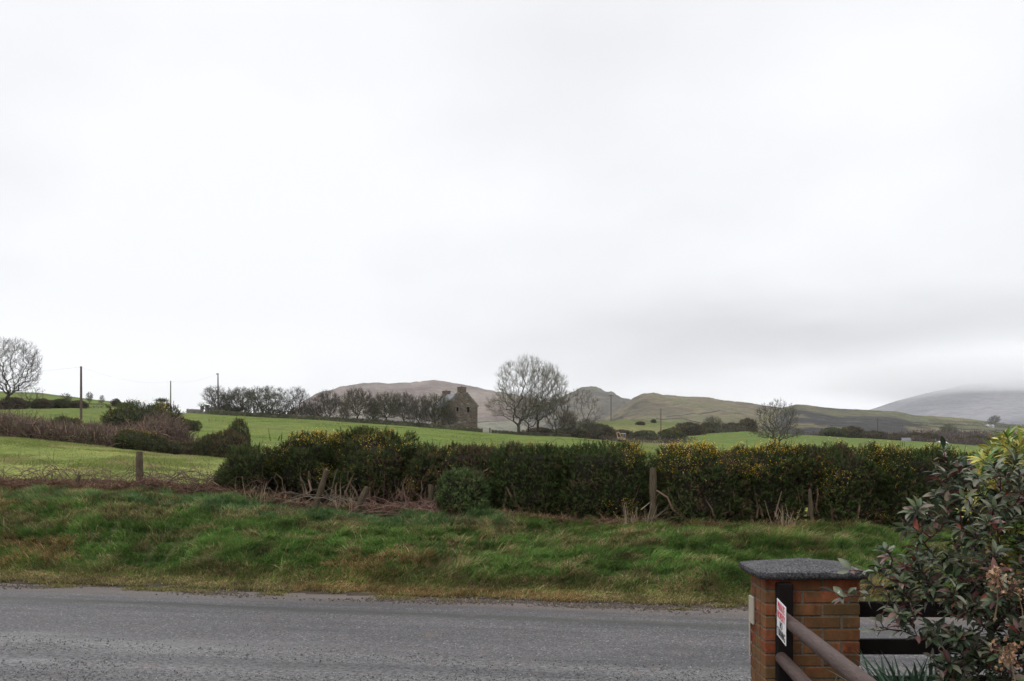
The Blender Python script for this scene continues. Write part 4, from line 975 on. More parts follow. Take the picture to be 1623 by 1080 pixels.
# ------------------------------------------------------------ utility poles and wires
M_POLE = plain('creosoted_pole', (.085, .062, .052), .85, .2, 4, .35, 0, sc=(8, 8, .6)); M_IRON = plain('dull_metal', (.10, .10, .105), .5, .5, 9, .2); M_CERAM = plain('ceramic', (.28, .26, .24), .3, .5, 5, .1)
def upole(px, Y, top, bot, label, arm=False, r=.14, cap=False):
    loc = on(px, Y); loc[2] = min(loc[2], EYE-(bot-HY)/F*Y); h = EYE-(top-HY)/F*Y-loc[2]; e = empty('utility_pole', loc, label, 'utility pole', 'utility poles')
    mb = MB(); mb.tube([(0, 0, -1), (0, 0, h*.5), (0, 0, h)], [r*1.1, r, r*.8], 10); mb.build('shaft', M_POLE, e, False)
    if arm:
        mb = MB(); mb.box((-1.1, -.06, h-.32), (1.1, .06, h-.18)); a = mb.build('crossarm', M_POLE, e)
        for x in (-1.0, -.4, .4, 1.0): mb = MB(); mb.tube([(x, 0, h-.18), (x, 0, h-.02)], [.06, .05], 8); mb.build('insulator', M_CERAM, a)
    else:
        mb = MB(); mb.tube([(.0, -.12, h-.25), (0, -.30, h-.25), (0, -.30, h-.08)], [.03, .03, .05], 8); mb.build('insulator', M_CERAM, e)
    if cap: mb = MB(); mb.box((-.35, -.1, h-.25), (.05, .1, h-.05)); mb.build('bracket', M_IRON, e)
    return loc+np.array([0, -.3, h-.1])
t1 = upole(128.5, 118, 581, 662, 'tall dark wooden utility pole nearest to the road, at the left', r=.15)
t2 = upole(270.5, 196, 604, 646, 'thin utility pole standing behind the gorse thicket', r=.13)
t3 = upole(345.5, 183, 592, 656, 'utility pole with a small bracket, among the left end of the bare tree row', r=.14, cap=True)
upole(968.5, 335, 626, 668, 'utility pole with a crossarm on the green mound right of the tall trees', True, r=.17)
upole(1047.5, 237, 647, 690, 'plain utility pole in the dark scrub beyond the main field', r=.13)
upole(1391, 300, 663, 705, 'pale slender utility pole with a crossarm, far right field', True, r=.13)
def wire(a, b_, sag, label, r=.006):
    t = np.linspace(0, 1, 24)[:, None]; p = a*(1-t)+b_*t; p[:, 2] -= sag*4*t[:, 0]*(1-t[:, 0]); mb = MB(); mb.tube(p, r, 5); tag(mb.build('overhead_wire', M_IRON), label, 'wire', 'overhead wires')
wire(t1, t2, 1.0, 'overhead wire from the nearest utility pole to the one behind the gorse'); wire(t2, t3, .8, 'overhead wire from the pole behind the gorse to the pole by the bare trees')
wire(t1, P(-260, 560, 105), 1.4, 'overhead wire running out of view to the left of the nearest pole')

# ------------------------------------------------------------ mini digger
M_YEL = plain('faded_digger_paint', (.32, .225, .13), .7, .2, 6, .3); M_CREAM = plain('cream_cab_roof', (.50, .46, .36), .5, .3, 5, .1); M_RUB = plain('track_rubber', (.03, .028, .026), .9, .1, 9, .3)
M_GLASS, t, b = mat_new('cab_glass'); b.inputs['Base Color'].default_value = (.05, .05, .055, 1); b.inputs['Roughness'].default_value = .1; b.inputs['Specular IOR Level'].default_value = .6
YD = 214; lo = on(986, YD); ds = EYE-(684-HY)/F*YD-lo[2]; 
e = empty('mini_digger', lo, 'small tan tracked digger with a cream cab roof, beyond the green field', 'digger', None, R(20)); k = ds/2.6*.82; e.scale = (k, k, k)
for y in (-.75, .75):
    mb = MB(); a = np.linspace(0, 2*PI, 20, endpoint=False); pr = [(1.0*math.copysign(1, math.cos(q))*.75+.26*math.cos(q), .28+.26*math.sin(q)) for q in a]
    v = [(x, y-.18, z) for x, z in pr]+[(x, y+.18, z) for x, z in pr]+[(0, y-.18, .28), (0, y+.18, .28)]
    mb.add(v, [(i, (i+1) % 20, 20+(i+1) % 20, 20+i) for i in range(20)], [(40, (i+1) % 20, i) for i in range(20)]+[(41, 20+i, 20+(i+1) % 20) for i in range(20)]); mb.build('track', M_RUB, e)
mb = MB(); mb.box((-.9, -.7, .56), (.9, .7, .75), None, .05); mb.box((-1.15, -.72, .75), (-.15, .72, 1.45), None, .12); b_ = mb.build('body', M_YEL, e)
mb = MB()
for x in (-.1, .85):
    for y in (-.62, .55): mb.box((x, y, .75), (x+.08, y+.08, 2.42))
mb.box((-.1, -.62, .75), (.93, .63, 1.15)); c_ = mb.build('cab', M_YEL, e)
mb = MB(); mb.box((-.2, -.70, 2.42), (1.02, .70, 2.56), None, .05); mb.build('cab_roof', M_CREAM, c_)
mb = MB(); mb.box((-.06, -.56, 1.16), (.88, .56, 2.41)); mb.build('glazing', M_GLASS, c_)
def arm(name, a, b_, w0, w1, mat, par):
    mb = MB(); a = np.array(a); b_ = np.array(b_); d = b_-a; d /= np.linalg.norm(d); n_ = np.array([-d[2], 0, d[0]]); v = []
    for p, w in ((a, w0), (b_, w1)):
        for sy in (-.1, .1):
            for sn in (-1, 1): v.append(p+n_*w*sn+np.array([0, sy, 0]))
    mb.add(v, [(0, 1, 3, 2), (4, 6, 7, 5), (0, 4, 5, 1), (2, 3, 7, 6), (0, 2, 6, 4), (1, 5, 7, 3)]); return mb.build(name, mat, par)
bm = arm('boom', (-.3, -.8, .9), (-1.5, -.8, 2.9), .16, .13, M_YEL, e); arm('boom', (-1.5, -.8, 2.9), (-2.2, -.8, 2.75), .14, .12, M_YEL, e); arm('dipper', (-2.2, -.8, 2.85), (-1.9, -.8, 1.2), .13, .1, M_YEL, e)
mb = MB(); mb.add([(-2.2, -1.1, 1.3), (-2.2, -.5, 1.3), (-1.6, -1.1, 1.2), (-1.6, -.5, 1.2), (-1.9, -1.1, .7), (-1.9, -.5, .7)], [(0, 1, 5, 4), (2, 4, 5, 3)], [(0, 4, 2), (1, 3, 5)]); mb.build('bucket', M_YEL, e)
arm('dozer_blade', (1.3, 0, .1), (1.3, 0, .7), .08, .08, M_YEL, e)
mb = MB(); mb.box((.9, -.5, .25), (1.3, .5, .38)); mb.build('blade_arm', M_YEL, e); mb = MB(); mb.box((1.28, -.9, .1), (1.36, .9, .72)); mb.build('blade', M_YEL, e)

# ------------------------------------------------------------ fence posts and bank-top brambles
def fpost(px, s, top, label, w=.11, lean=(0, 0), h=None, dead=False, group='old wooden fence posts'):
    Y = y_at(px, s); loc = on(px, Y); h = h or (EYE-(top-HY)/F*Y-loc[2]); g = np.random.default_rng(int(px))
    e = empty('fence_post', loc, label, 'fence post', group); mb = MB(); n = 8; zz = np.linspace(-.35, h, n); pt = np.stack([g.normal(size=n)*.005, g.normal(size=n)*.005, zz], 1)
    rr = w/2*(1+.1*g.normal(size=n)); rr[-1] *= .9; mb.tube(pt, rr, 9)
    if dead: mb.tube([(-.02, 0, h-.05), (-.03, 0, h+.09)], [w*.22, w*.05], 5)
    mb.build('shaft', M_WOODOLD, e); e.rotation_euler = (lean[0], lean[1], 0); return e
fpost(221, 5.1, 716, 'stout grey-brown fence post standing alone on the left bank', .145)
fpost(118, 4.9, 752, 'short broken fence stub on the left bank', .09, (0, R(14)), None, True)
fpost(497, 4.55, 742, 'first leaning orange-brown stake under the wild gorse', .13, (0, R(16)))
fpost(563, 4.55, 768, 'second leaning stake under the wild gorse, right of the first', .12, (0, R(24)))
fpost(684, 4.9, 768, 'stake beside the rounded green shrub, on its left', .10, (0, R(-3)))
fpost(1035, 5.0, 742, 'upright weathered fence post standing in the gap of the hedge', .15)
fpost(517, 6.0, 682, 'thin stake poking above the wild gorse bushes', .035)
fpost(1290, 5.1, 776, 'grey stake leaning in the dark hollow of the hedge', .07, (0, R(-6)))
def hook(a, b_, hgt, g, r=.008, sag=.0, n=12):
    t = np.linspace(0, 1, n)[:, None]; p = a*(1-t)+b_*t; ar = 4*t[:, 0]*(1-t[:, 0]); p[:, 2] += hgt*ar**.8; p += g.normal(size=p.shape)*.012
    return p
M_CANE = leafy('bramble_canes', .7, .25, 0)
def bramble(px0, px1, n, label, s0=4.6, s1=6.2, hm=.55, seed=0, col=(.085, .045, .038), rr=.009, group='bramble bushes on the bank', z0=0):
    g = np.random.default_rng(seed); Y = y_at((px0+px1)/2, 5.2); c = on((px0+px1)/2, Y); e = empty('bramble_bush', c, label, 'bramble', group)
    mb = MB(); ms = MB()
    for i in range(n):
        pa = g.uniform(px0, px1); sa = g.uniform(s0, s1); Ya = y_at(pa, sa); a = on(pa, Ya)-np.array([0, 0, .03]); L_ = g.uniform(.3, 1.6)*g.choice([-1, 1]); 
        xb = a[0]+L_; yb = a[1]+g.normal()*.4; xb = np.clip(xb, (px0-35-CX)/F*Ya, (px1+30-CX)/F*Ya); bz = gz(xb, yb)
        up = g.random() < .22
        b_ = np.array([xb, yb, bz+(g.uniform(.1, .5)*hm*1.6 if up else g.uniform(-.02, .12))])
        p = hook(a, b_, hm*g.uniform(.25, 1.0)*(.8 if up else 1), g); c0 = np.array(col)*(.6+.9*g.random()); r0 = rr*(.5+.8*g.random())
        mb.tube(p-c, np.linspace(r0, r0*.45, len(p)), 4, c0, False)
        for q in range(g.integers(1, 4)):
            k = g.integers(3, 10); d = g.normal(size=3)*.25; d[2] = abs(d[2])+.05; ms.tube(np.array([p[k], p[k]+d*.5+[0, 0, .03], p[k]+d])-c, [r0*.5, r0*.4, r0*.2], 3, c0*1.1, False)
    mb.build('canes', M_CANE, e); ms.build('side_shoots', M_CANE, e); return e
bramble(-60, 85, 42, 'dark bramble arches at the left end of the bank top', seed=1, hm=.5)
bramble(70, 150, 22, 'bramble arches around the short broken fence stub', seed=2, hm=.6, z0=0)
bramble(150, 235, 34, 'dense bramble tangle on the left side of the lone stout post', seed=3, hm=.45)
bramble(228, 330, 40, 'bramble arches on the right side of the lone stout post', seed=4, hm=.55)
bramble(310, 400, 46, 'bramble thicket running into the left end of the gorse hedge', seed=5, hm=.55)
bramble(590, 680, 60, 'pinkish bare bramble canes under the tallest wild gorse', s0=4.5, s1=5.2, hm=.30, seed=6, col=(.15, .085, .07))
bramble(440, 560, 26, 'thin bare canes among the stakes under the wild gorse', s0=4.6, s1=5.4, hm=.35, seed=7, col=(.15, .12, .09))
bramble(960, 1045, 8, 'pale dead canes on the left of the post in the hedge gap', s0=4.6, s1=5.1, hm=.35, seed=8, col=(.11, .082, .055))
# tall single shoots
def shoot(px, s, pts, label, r=.007, col=(.10, .07, .05)):
    Y = y_at(px, s); W_ = np.array([P(a, b_, Y+.1*i) for i, (a, b_) in enumerate(pts)]); W_[0, 2] = min(W_[0, 2], gz(W_[0, 0], W_[0, 1])+1.2)
    t = np.linspace(0, len(W_)-1, 14); q = np.stack([np.interp(t, np.arange(len(W_)), W_[:, i]) for i in range(3)], 1)
    q[1:-1] = (q[:-2]+2*q[1:-1]+q[2:])/4; mb = MB(); mb.tube(q, np.linspace(r, r*.35, len(q)), 5, col); tag(mb.build('bare_shoot', M_CANE), label, 'bare stem', 'bare stems above the hedge')
shoot(800, 5.6, [(792, 722), (796, 705), (802, 690)], 'bare stem leaning right above the browning part of the hedge')
shoot(865, 5.6, [(866, 722), (872, 703), (885, 694), (895, 698), (904, 712)], 'hooped bare stem arching over the plain dark hedge section')
shoot(540, 5.9, [(556, 712), (548, 690), (535, 671)], 'bare stem curving left above the wild gorse')
shoot(565, 5.9, [(562, 712), (566, 690), (576, 674)], 'bare stem curving right above the wild gorse')
shoot(1384, 5.7, [(1376, 722), (1381, 706), (1386, 693)], 'dark bare stem above the hedge, in front of the pale slender pole')
shoot(1362, 5.7, [(1350, 718), (1362, 704), (1376, 700), (1392, 703)], 'low arched bare stem beside the dark one, right-hand hedge')
shoot(1058, 5.7, [(1038, 745), (1048, 733), (1062, 730), (1076, 738), (1092, 742)], 'reddish bent branch over the post in the hedge gap', .018, (.15, .085, .065))
shoot(775, 5.2, [(756, 764), (763, 750), (775, 742), (790, 738)], 'pinkish bare forked branch beside the rounded green shrub', .016, (.26, .17, .13))
shoot(1010, 5.0, [(1016, 808), (1032, 795), (1047, 781)], 'pale dead stick leaning across the foot of the gap post', .012, (.30, .24, .18))

# ------------------------------------------------------------ grass: individual blades, too many to count
def blades(name, X, Y, H, lean, lamp, cols, wid, label, g, mat=M_GRASS, seg=3, zoff=-.01):
    n = len(X); Z = ground_z(X, Y)+zoff; base = np.stack([X, Y, Z], 1)
    a = g.random(n)*2*PI; side = np.stack([np.cos(a), np.sin(a), 0*a], 1)
    ld = lean/(np.linalg.norm(lean, axis=1)[:, None]+1e-6); la = np.clip(lamp, 0, 1.3)[:, None]
    V = []
    for i in range(seg):
        t = i/seg; c = base+np.array([0, 0, 1.0])*(H[:, None]*(t*(1-.35*la*t)))+ld*(H[:, None]*la*t**1.7); w = (wid*(1-t*.55))[:, None]
        V += [c-side*w, c+side*w]
    V.append(base+np.array([0, 0, 1.0])*(H[:, None]*(1-.38*la))+ld*(H[:, None]*la))
    V = np.stack(V, 1); k = 2*seg+1; b0 = np.arange(n)[:, None]*k
    f4 = np.concatenate([b0+np.array([[2*i, 2*i+1, 2*i+3, 2*i+2]]) for i in range(seg-1)]) if seg > 1 else np.zeros((0, 4), int)
    f3 = b0+np.array([[2*seg-2, 2*seg-1, 2*seg]])
    C = np.repeat(cols[:, None], k, 1); 
    C = C.reshape(-1, 3)
    return tag(mesh_obj(name, V.reshape(-1, 3), [f4, f3], mat, None, C), label, 'grass', kind='stuff')
g = np.random.default_rng(4)
def pal(n, g, wts, cols, var=.8):
    ix = g.choice(len(cols), n, p=np.array(wts)/sum(wts)); return np.array(cols)[ix]*(1-var/2+var*g.random((n, 1)))
n = 540000
S_ = g.uniform(-.02, 6.3, n); px = g.uniform(-330, 1900, n); Y = y_at(px, S_); X = (px-CX)/F*Y
# tussocks: pull blades towards clump centres
gxk = np.floor(X/.34); gyk = np.floor(Y/.34); cx_ = (gxk-.1+1.2*_h(gxk, gyk, 5))*.34; cy_ = (gyk-.1+1.2*_h(gxk, gyk, 9))*.34; pull = .42*(g.random(n)**.7)*sstep((S_-.9)/.8)
X = X*(1-pull)+cx_*pull; Y = Y*(1-pull)+cy_*pull; S_ = s_of(X, Y); keep = S_ > -.36+.85*fbm(X*1.3, Y*0+2, 4, 4)+(.16*(g.random(n)-.5)); X, Y, S_, gxk, gyk = X[keep], Y[keep], S_[keep], gxk[keep], gyk[keep]; n = len(X)
tuh = _h(gxk, gyk, 33); big = fbm(X/.9, Y/.9, 15, 3); dry = fbm(X/.50+3, S_/.34, 25, 5); dry2 = fbm(X/2.4, S_/1.5, 27, 3)
verge = sstep((1.25-S_)/.6)
H = (.08+.24*big*(.5+tuh))*(.6+.8*g.random(n)); H = H*(1-verge)+(.045+.06*g.random(n))*verge
H *= np.where(S_ > 5.2, .6, 1)
th = fbm(X/.7, Y/.7, 45, 3)*5; lean = np.stack([np.cos(th)*.6+.65, -.75-.3*g.random(n), 0*th], 1)+g.normal(size=(n, 3))*.55; lean[:, 2] = 0
green = pal(n, g, [4, 3, 2, 1.2], [(.096, .184, .038), (.128, .215, .052), (.064, .150, .042), (.165, .205, .060)])
straw = pal(n, g, [3, 3, 2], [(.30, .225, .12), (.20, .145, .075), (.40, .32, .18)])
blue = pal(n, g, [1], [(.11, .195, .085)])
pd = sstep((dry-.525)/.07)*.50+.09+sstep((dry2-.58)/.12)*.14; pd = np.where(S_ < 1.2, np.maximum(pd, .34+.3*(dry2-.5)+.35*(S_ < .55)), pd); pd = np.where(S_ > 4.9, np.maximum(pd, np.interp(X, [-9, -5, 8], [.75, .45, .55])), pd)
isd = g.random(n) < pd
top = (S_ > 3.6)&(S_ < 5.1)&(X < 0)&(g.random(n) < .65); green[top] = blue[top]
yg = verge > g.random(n)*1.2; green[yg] = pal(yg.sum(), g, [1, 1], [(.21, .215, .065), (.15, .185, .05)])
cols = np.where(isd[:, None], straw, green); cols *= (.45+1.15*fbm(X/.45, Y/.45, 61, 3))[:, None]*(.86+.34*tuh)[:, None]
rd = isd&(dry2 > .56); cols[rd] *= np.array([1.0, .86, .78])
keepd = g.random(n) < np.interp(fbm(X/.6, Y/.6, 71, 3), [.35, .5, 1], [.72, 1, 1])
X, Y, H, lean, cols, S_ = X[keepd], Y[keepd], H[keepd], lean[keepd], cols[keepd], S_[keepd]
la = .45+.75*g.random(len(X)); 
blades('bank_grass', X, Y, H, lean, la, cols, .0050+.004*g.random(len(X)), 'long rough green and straw-coloured grass covering the roadside bank', g)
# short tufts creeping over the tarmac edge
n = 16000; px = g.uniform(-40, 1250, n); Se = .05-.38*g.random(n)**1.5; Y = y_at(px, Se); X = (px-CX)/F*Y; k_ = g.random(n) < sstep((fbm(X*1.6, Y*2.2, 14, 4)-.53)/.12); X, Y = X[k_], Y[k_]; n = len(X)
blades('edge_grass', X, Y, .025+.055*g.random(n), np.stack([g.normal(size=n), g.normal(size=n)-.4, 0*X], 1), .6+.6*g.random(n), pal(n, g, [3, 2, 2], [(.20, .18, .07), (.13, .15, .04), (.27, .20, .11)]), .006+.004*g.random(n), 'sparse short grass creeping over the far edge of the road', g, seg=2, zoff=.0)
# near field pasture
n = 150000; px = g.uniform(-60, 480, n); Y = 20+26*g.random(n)**1.2; X = (px-CX)/F*Y; k_ = s_of(X, Y) > 5.8; X, Y = X[k_], Y[k_]; n = len(X)
q = fbm(X/2.2, Y/3.5, 81, 4); H = (.035+.11*sstep((q-.42)/.25))*(.5+g.random(n))
cols = pal(n, g, [4, 3, 1], [(.205, .24, .072), (.15, .20, .052), (.29, .26, .12)]); dr = (fbm(X/1.6, Y/2.4, 91, 3) > .60)&(g.random(n) < .7); cols[dr] = pal(dr.sum(), g, [1], [(.30, .25, .13)])
lean = np.stack([.5+g.normal(size=n)*.5, g.normal(size=n)*.5, 0*X], 1)
blades('pasture_grass', X, Y, H, lean, .5+.5*g.random(n), cols, .006+.004*g.random(n), 'short yellow-green pasture grass of the near left field', g, seg=2)
# pasture behind the hedge
n = 120000; px = g.uniform(330, 1500, n); Y = 60*(2.9**g.random(n)); X = (px-CX)/F*Y; q = fbm(X/7, Y/10, 83, 4)
H = (.05+.16*sstep((q-.45)/.2))*(.5+g.random(n)); cols = pal(n, g, [3, 3, 1], [(.110, .152, .036), (.13, .165, .044), (.19, .175, .07)])
blades('meadow_grass', X, Y, H, np.stack([.5+g.normal(size=n)*.5, g.normal(size=n)*.5, 0*X], 1), .5+.5*g.random(n), cols, .02+.015*g.random(n), 'green pasture grass of the long field behind the hedge', g, seg=1)
# dead leaves, bracken and low dry litter along the hedge foot and bank top
n = 26000; S_ = np.abs(g.normal(size=n))*.35+4.75; px = g.uniform(-60, 1650, n); Y = y_at(px, S_); X = (px-CX)/F*Y; Z = ground_z(X, Y); A = np.stack([X, Y, Z+g.random(n)*.10*np.where(X < -5, 2.2, 1)], 1)
d = g.normal(size=(n, 3))*.10; d[:, 2] = np.abs(d[:, 2])*.6; B_ = A+d; cols = pal(n, g, [3, 2, 2], [(.14, .075, .045), (.20, .13, .075), (.08, .05, .035)]); mb = MB(); mb.segs(A, B_, .007, .004, 3, cols); tag(mb.build('dry_litter', M_TWIG), 'dead bracken and dry leaf litter along the foot of the hedge', 'leaf litter', kind='stuff')
n = 9000; S_ = 4.9+1.3*g.random(n); px = g.uniform(-60, 395, n); Y = y_at(px, S_); X = (px-CX)/F*Y; Z = ground_z(X, Y); A = np.stack([X, Y, Z], 1); d = g.normal(size=(n, 3))*.16; d[:, 2] = .10+.28*g.random(n)*fbm(X/1.0, Y, 5); cols = pal(n, g, [3, 2, 2], [(.13, .065, .045), (.19, .12, .075), (.09, .05, .045)]); mb = MB(); mb.segs(A, A+d, .006, .003, 3, cols); tag(mb.build('dead_stems', M_TWIG), 'thin reddish dead stems massed on top of the left bank', 'dead stems', kind='stuff')
# tall dead grass stalks at the hedge foot
for px0, px1, nn_, lb in ((985, 1030, 26, 'pale tall dead grass stalks left of the gap post'), (1225, 1262, 26, 'pale tall dead grass stalks below the dark hollow of the hedge'), (375, 420, 24, 'pale dead stalks at the foot of the leftmost gorse bush'), (525, 560, 18, 'pale dead stalks between the two leaning stakes')):
    px = g.uniform(px0, px1, nn_); Y = y_at(px, 4.45+.4*g.random(nn_)); X = (px-CX)/F*Y; A = np.stack([X, Y, ground_z(X, Y)], 1); d = g.normal(size=(nn_, 3))*.10; d[:, 2] = .25+.35*g.random(nn_); mb = MB(); mb.segs(A, A+d*.6, .006, .005, 4, pal(nn_, g, [1], [(.22, .17, .11)])); mb.segs(A+d*.6, A+d+g.normal(size=(nn_, 3))*.04, .005, .002, 4, pal(nn_, g, [1], [(.22, .17, .11)]))
    tag(mb.build('dead_grass_clump', M_CANE), lb, 'dead grass', 'clumps of tall dead grass')
# loose stones on the worn strip and muddy crumbs along the verge
def stones(name, X, Y, r, cols, label, g):
    n = len(X); s = s_of(X, Y); Z = np.where(s < 0, .8*sstep((8.3-Y)/7.3)+.006, ground_z(X, Y)); d0 = np.array([(1, 0, 0), (0, 1, 0), (-1, 0, 0), (0, -1, 0), (0, 0, .8), (0, 0, -.5)], float)
    v = d0[None]*(.6+.7*g.random((n, 6, 1)))*r[:, None, None]; a = g.random(n)*6.28; ca, sa = np.cos(a)[:, None], np.sin(a)[:, None]; v = np.stack([v[..., 0]*ca-v[..., 1]*sa, v[..., 0]*sa+v[..., 1]*ca, v[..., 2]], -1)
    v += np.stack([X, Y, Z+r*.25], 1)[:, None]; f = np.array([(0, 1, 4), (1, 2, 4), (2, 3, 4), (3, 0, 4), (1, 0, 5), (2, 1, 5), (3, 2, 5), (0, 3, 5)]); fc = (np.arange(n)[:, None, None]*6+f[None]).reshape(-1, 3)
    return tag(mesh_obj(name, v.reshape(-1, 3), fc, M_PEB, None, np.repeat(cols, 6, 0)), label, 'gravel', kind='stuff')
M_PEB = leafy('pebbles', .6, .35, 0)
n = 22000; px = g.uniform(-40, 1230, n); S_ = -3.6-2.4*g.random(n)**.8; Y = y_at(px, S_); X = (px-CX)/F*Y; q = fbm(X/1.8, Y/.5, 95, 4); k_ = (g.random(n) < sstep((q-.36)/.2)); X, Y = X[k_], Y[k_]; n = len(X)
stones('loose_gravel', X, Y, (.003+.010*g.random(n)**3.2), pal(n, g, [3, 4, 3, 1], [(.035, .035, .036), (.08, .078, .078), (.12, .118, .118), (.24, .23, .22)]), 'loose stones scattered over the worn strip of road', g)
n = 26000; px = g.uniform(-40, 1230, n); S_ = -.02-.45*g.random(n)**1.8+.10*g.normal(size=n); Y = y_at(px, S_); X = (px-CX)/F*Y; k_ = g.random(n) < sstep((fbm(X/1.6, Y/.4, 97, 3)-.36)/.3)*.6; X, Y = X[k_], Y[k_]; n = len(X)
stones('verge_mud', X, Y, (.006+.020*g.random(n)**2.6), pal(n, g, [3, 2, 1], [(.045, .032, .024), (.075, .055, .042), (.11, .085, .06)]), 'clods of dark mud along the far edge of the road', g)

# ------------------------------------------------------------ brick pillar
m, t, b = mat_new('brick'); c = attr(t); n1 = noise_node(t, 22, 5, .7); n2 = noise_node(t, 5, 4, .6)
c = mixc(t, 1.0, c, ramp(t, n1, [(.3, (.68, .68, .68)), (.7, (1.28, 1.25, 1.2))]), 'MULTIPLY')
sp = t.nodes.new('ShaderNodeSeparateXYZ'); tcn = t.nodes.new('ShaderNodeTexCoord'); t.links.new(tcn.outputs['Object'], sp.inputs[0])
alg = maprange(t, mathn(t, 'ADD', n2, mathn(t, 'MULTIPLY', sp.outputs[2], -.28)), .07, .27, 0, .62)
nst = noise_node(t, 3.2, 6, .75, sc=(2, 2, .8)); c = mixc(t, 1.0, c, ramp(t, nst, [(.34, (.20, .21, .22)), (.48, (.55, .55, .58)), (.66, (.80, .78, .76))]), 'MULTIPLY'); c = mixc(t, alg, c, (.075, .060, .024)); t.links.new(c, b.inputs['Base Color']); b.inputs['Roughness'].default_value = .88; b.inputs['Specular IOR Level'].default_value = .2; bump(t, b, n1, .004)
M_BRICK = m; M_MORT = plain('mortar', (.125, .105, .080), .95, .1, 60, .35, .002)
PX0, PX1, PY0, PY1 = 1.503, 2.0655, 5.24, 5.5675; PT = 1.606; pz0 = .25
e = empty('brick_pillar', ((PX0+PX1)/2, (PY0+PY1)/2, pz0), 'weathered orange-red brick gate pillar with a dark concrete cap', 'pillar'); oc = np.array(e.location)
mb = MB(); mb.box((PX0+.006, PY0+.006, pz0-.3), (PX1-.006, PY1-.006, PT-.002)); mb.v = [v-oc for v in mb.v]; mb.build('mortar_core', M_MORT, e)
mb = MB(); g = np.random.default_rng(12); nz_ = int((PT-pz0)/.075); z = PT
bc = [(.40, .105, .045), (.34, .085, .038), (.44, .135, .06), (.29, .08, .042), (.36, .12, .055), (.30, .115, .05)]
for k in range(nz_+2):
    z1 = z-.005; z0 = z-.07; z -= .075; lay = [.215, .215, .1025] if k % 2 else [.1025, .215, .215]
    if k == 1: lay = [.215, .215, .1025]
    for face in range(2):
        x = PX0; lw = lay if face == 0 else lay[::-1]
        for L_ in lw:
            y0, y1 = (PY0, PY0+.1025) if face == 0 else (PY1-.1025, PY1); j = g.normal(size=3)*.0012
            mb.box((x+.0, y0+j[0], z0+j[1]), (min(x+L_, PX1), y1+j[0], z1+j[1]), np.array(bc[g.integers(6)])*(.75+.45*g.random()), .004); x += L_+.015
    for x0, x1 in ((PX0, PX0+.1025), (PX1-.1025, PX1)):
        mb.box((x0+g.normal()*.001, PY0+.1125, z0), (x1, PY1-.1125, z1), np.array(bc[g.integers(6)])*(.75+.45*g.random()), .004)
mb.v = [v-oc for v in mb.v]; mb.build('brickwork', M_BRICK, e)
# cap
m, t, b = mat_new('cap_concrete'); n1 = noise_node(t, 90, 4, .75); n2 = noise_node(t, 7, 5, .65); n3 = noise_node(t, 14, 3, .5)
c = ramp(t, n1, [(.34, (.018, .017, .019)), (.5, (.085, .082, .088)), (.68, (.20, .195, .20))]); c = mixc(t, 1.0, c, ramp(t, n2, [(.3, (.72, .73, .70)), (.7, (1.2, 1.2, 1.2))]), 'MULTIPLY'); c = mixc(t, maprange(t, n3, .69, .72, 0, .8), c, (.48, .47, .44))
t.links.new(c, b.inputs['Base Color']); b.inputs['Roughness'].default_value = .9; b.inputs['Specular IOR Level'].default_value = .15; bump(t, b, n1, .012); M_CAP = m
mb = MB(); cxm = 1.770; cym = (PY0+PY1)/2; hw_, hd = .322, .228; nn_ = 40; zb, zt, zp = PT+.002, PT+.050, PT+.102
gx, gy = np.meshgrid(np.linspace(-1, 1, nn_), np.linspace(-1, 1, nn_)); rr = np.maximum(abs(gx), abs(gy)); zz = zt+(zp-zt)*(1-rr)
edge = sstep((rr-.93)/.07)*.007; zz -= edge; zz += (fbm(gx*25, gy*25, 3, 3)-.5)*.006; jx = (fbm(gx*18+5, gy*18, 9, 3)-.5)*.008
v = np.stack([cxm+gx*hw_+jx*(rr > .97), cym+gy*hd+jx*(rr > .97), zz], -1).reshape(-1, 3); i = (np.arange(nn_-1)[:, None]*nn_+np.arange(nn_-1)[None]).reshape(-1); mb.add(v, np.stack([i, i+1, i+1+nn_, i+nn_], -1))
ring = [q for q in range(nn_)]+[q*nn_+nn_-1 for q in range(1, nn_)]+[(nn_-1)*nn_+q for q in range(nn_-2, -1, -1)]+[q*nn_ for q in range(nn_-2, 0, -1)]
tp = v[ring]; lo1 = tp.copy(); lo1[:, 2] = (zb+zt)/2+(fbm(tp[:, 0]*30, tp[:, 1]*30, 6, 2)-.5)*.01; lo1[:, :2] += (fbm(tp[:, 0]*40, tp[:, 1]*40, 7, 2)-.5)[:, None]*.012; lo2 = tp.copy(); lo2[:, 2] = zb; lo2[:, 0] = cxm+(lo2[:, 0]-cxm)*.975; lo2[:, 1] = cym+(lo2[:, 1]-cym)*.965
k = len(ring); vv = np.concatenate([tp, lo1, lo2, [[cxm, cym, zb]]]); f4 = [(a*k+q, (a+1)*k+q, (a+1)*k+(q+1) % k, a*k+(q+1) % k) for a in range(2) for q in range(k)]
mb.add(vv, f4, [(2*k+q, 3*k, 2*k+(q+1) % k) for q in range(k)]); mb.v = [v-oc for v in mb.v]; mb.build('cap', M_CAP, e, True)
M_PLATE = plain('cream_plate', (.36, .32, .26), .5, .3, 20, .1)
pe = empty('name_plate', (1.495, 5.51, 1.37), 'small cream plate fixed to the left side of the brick pillar', 'plate'); mb = MB(); mb.box((-.006, -.045, -.085), (.007, .050, .085), None, .003); mb.build('plate', M_PLATE, pe)
mb = MB(); mb.tube([(-.004, .03, -.085), (-.004, .03, -.29)], .006, 6); mb.build('cable', M_PLATE, pe)

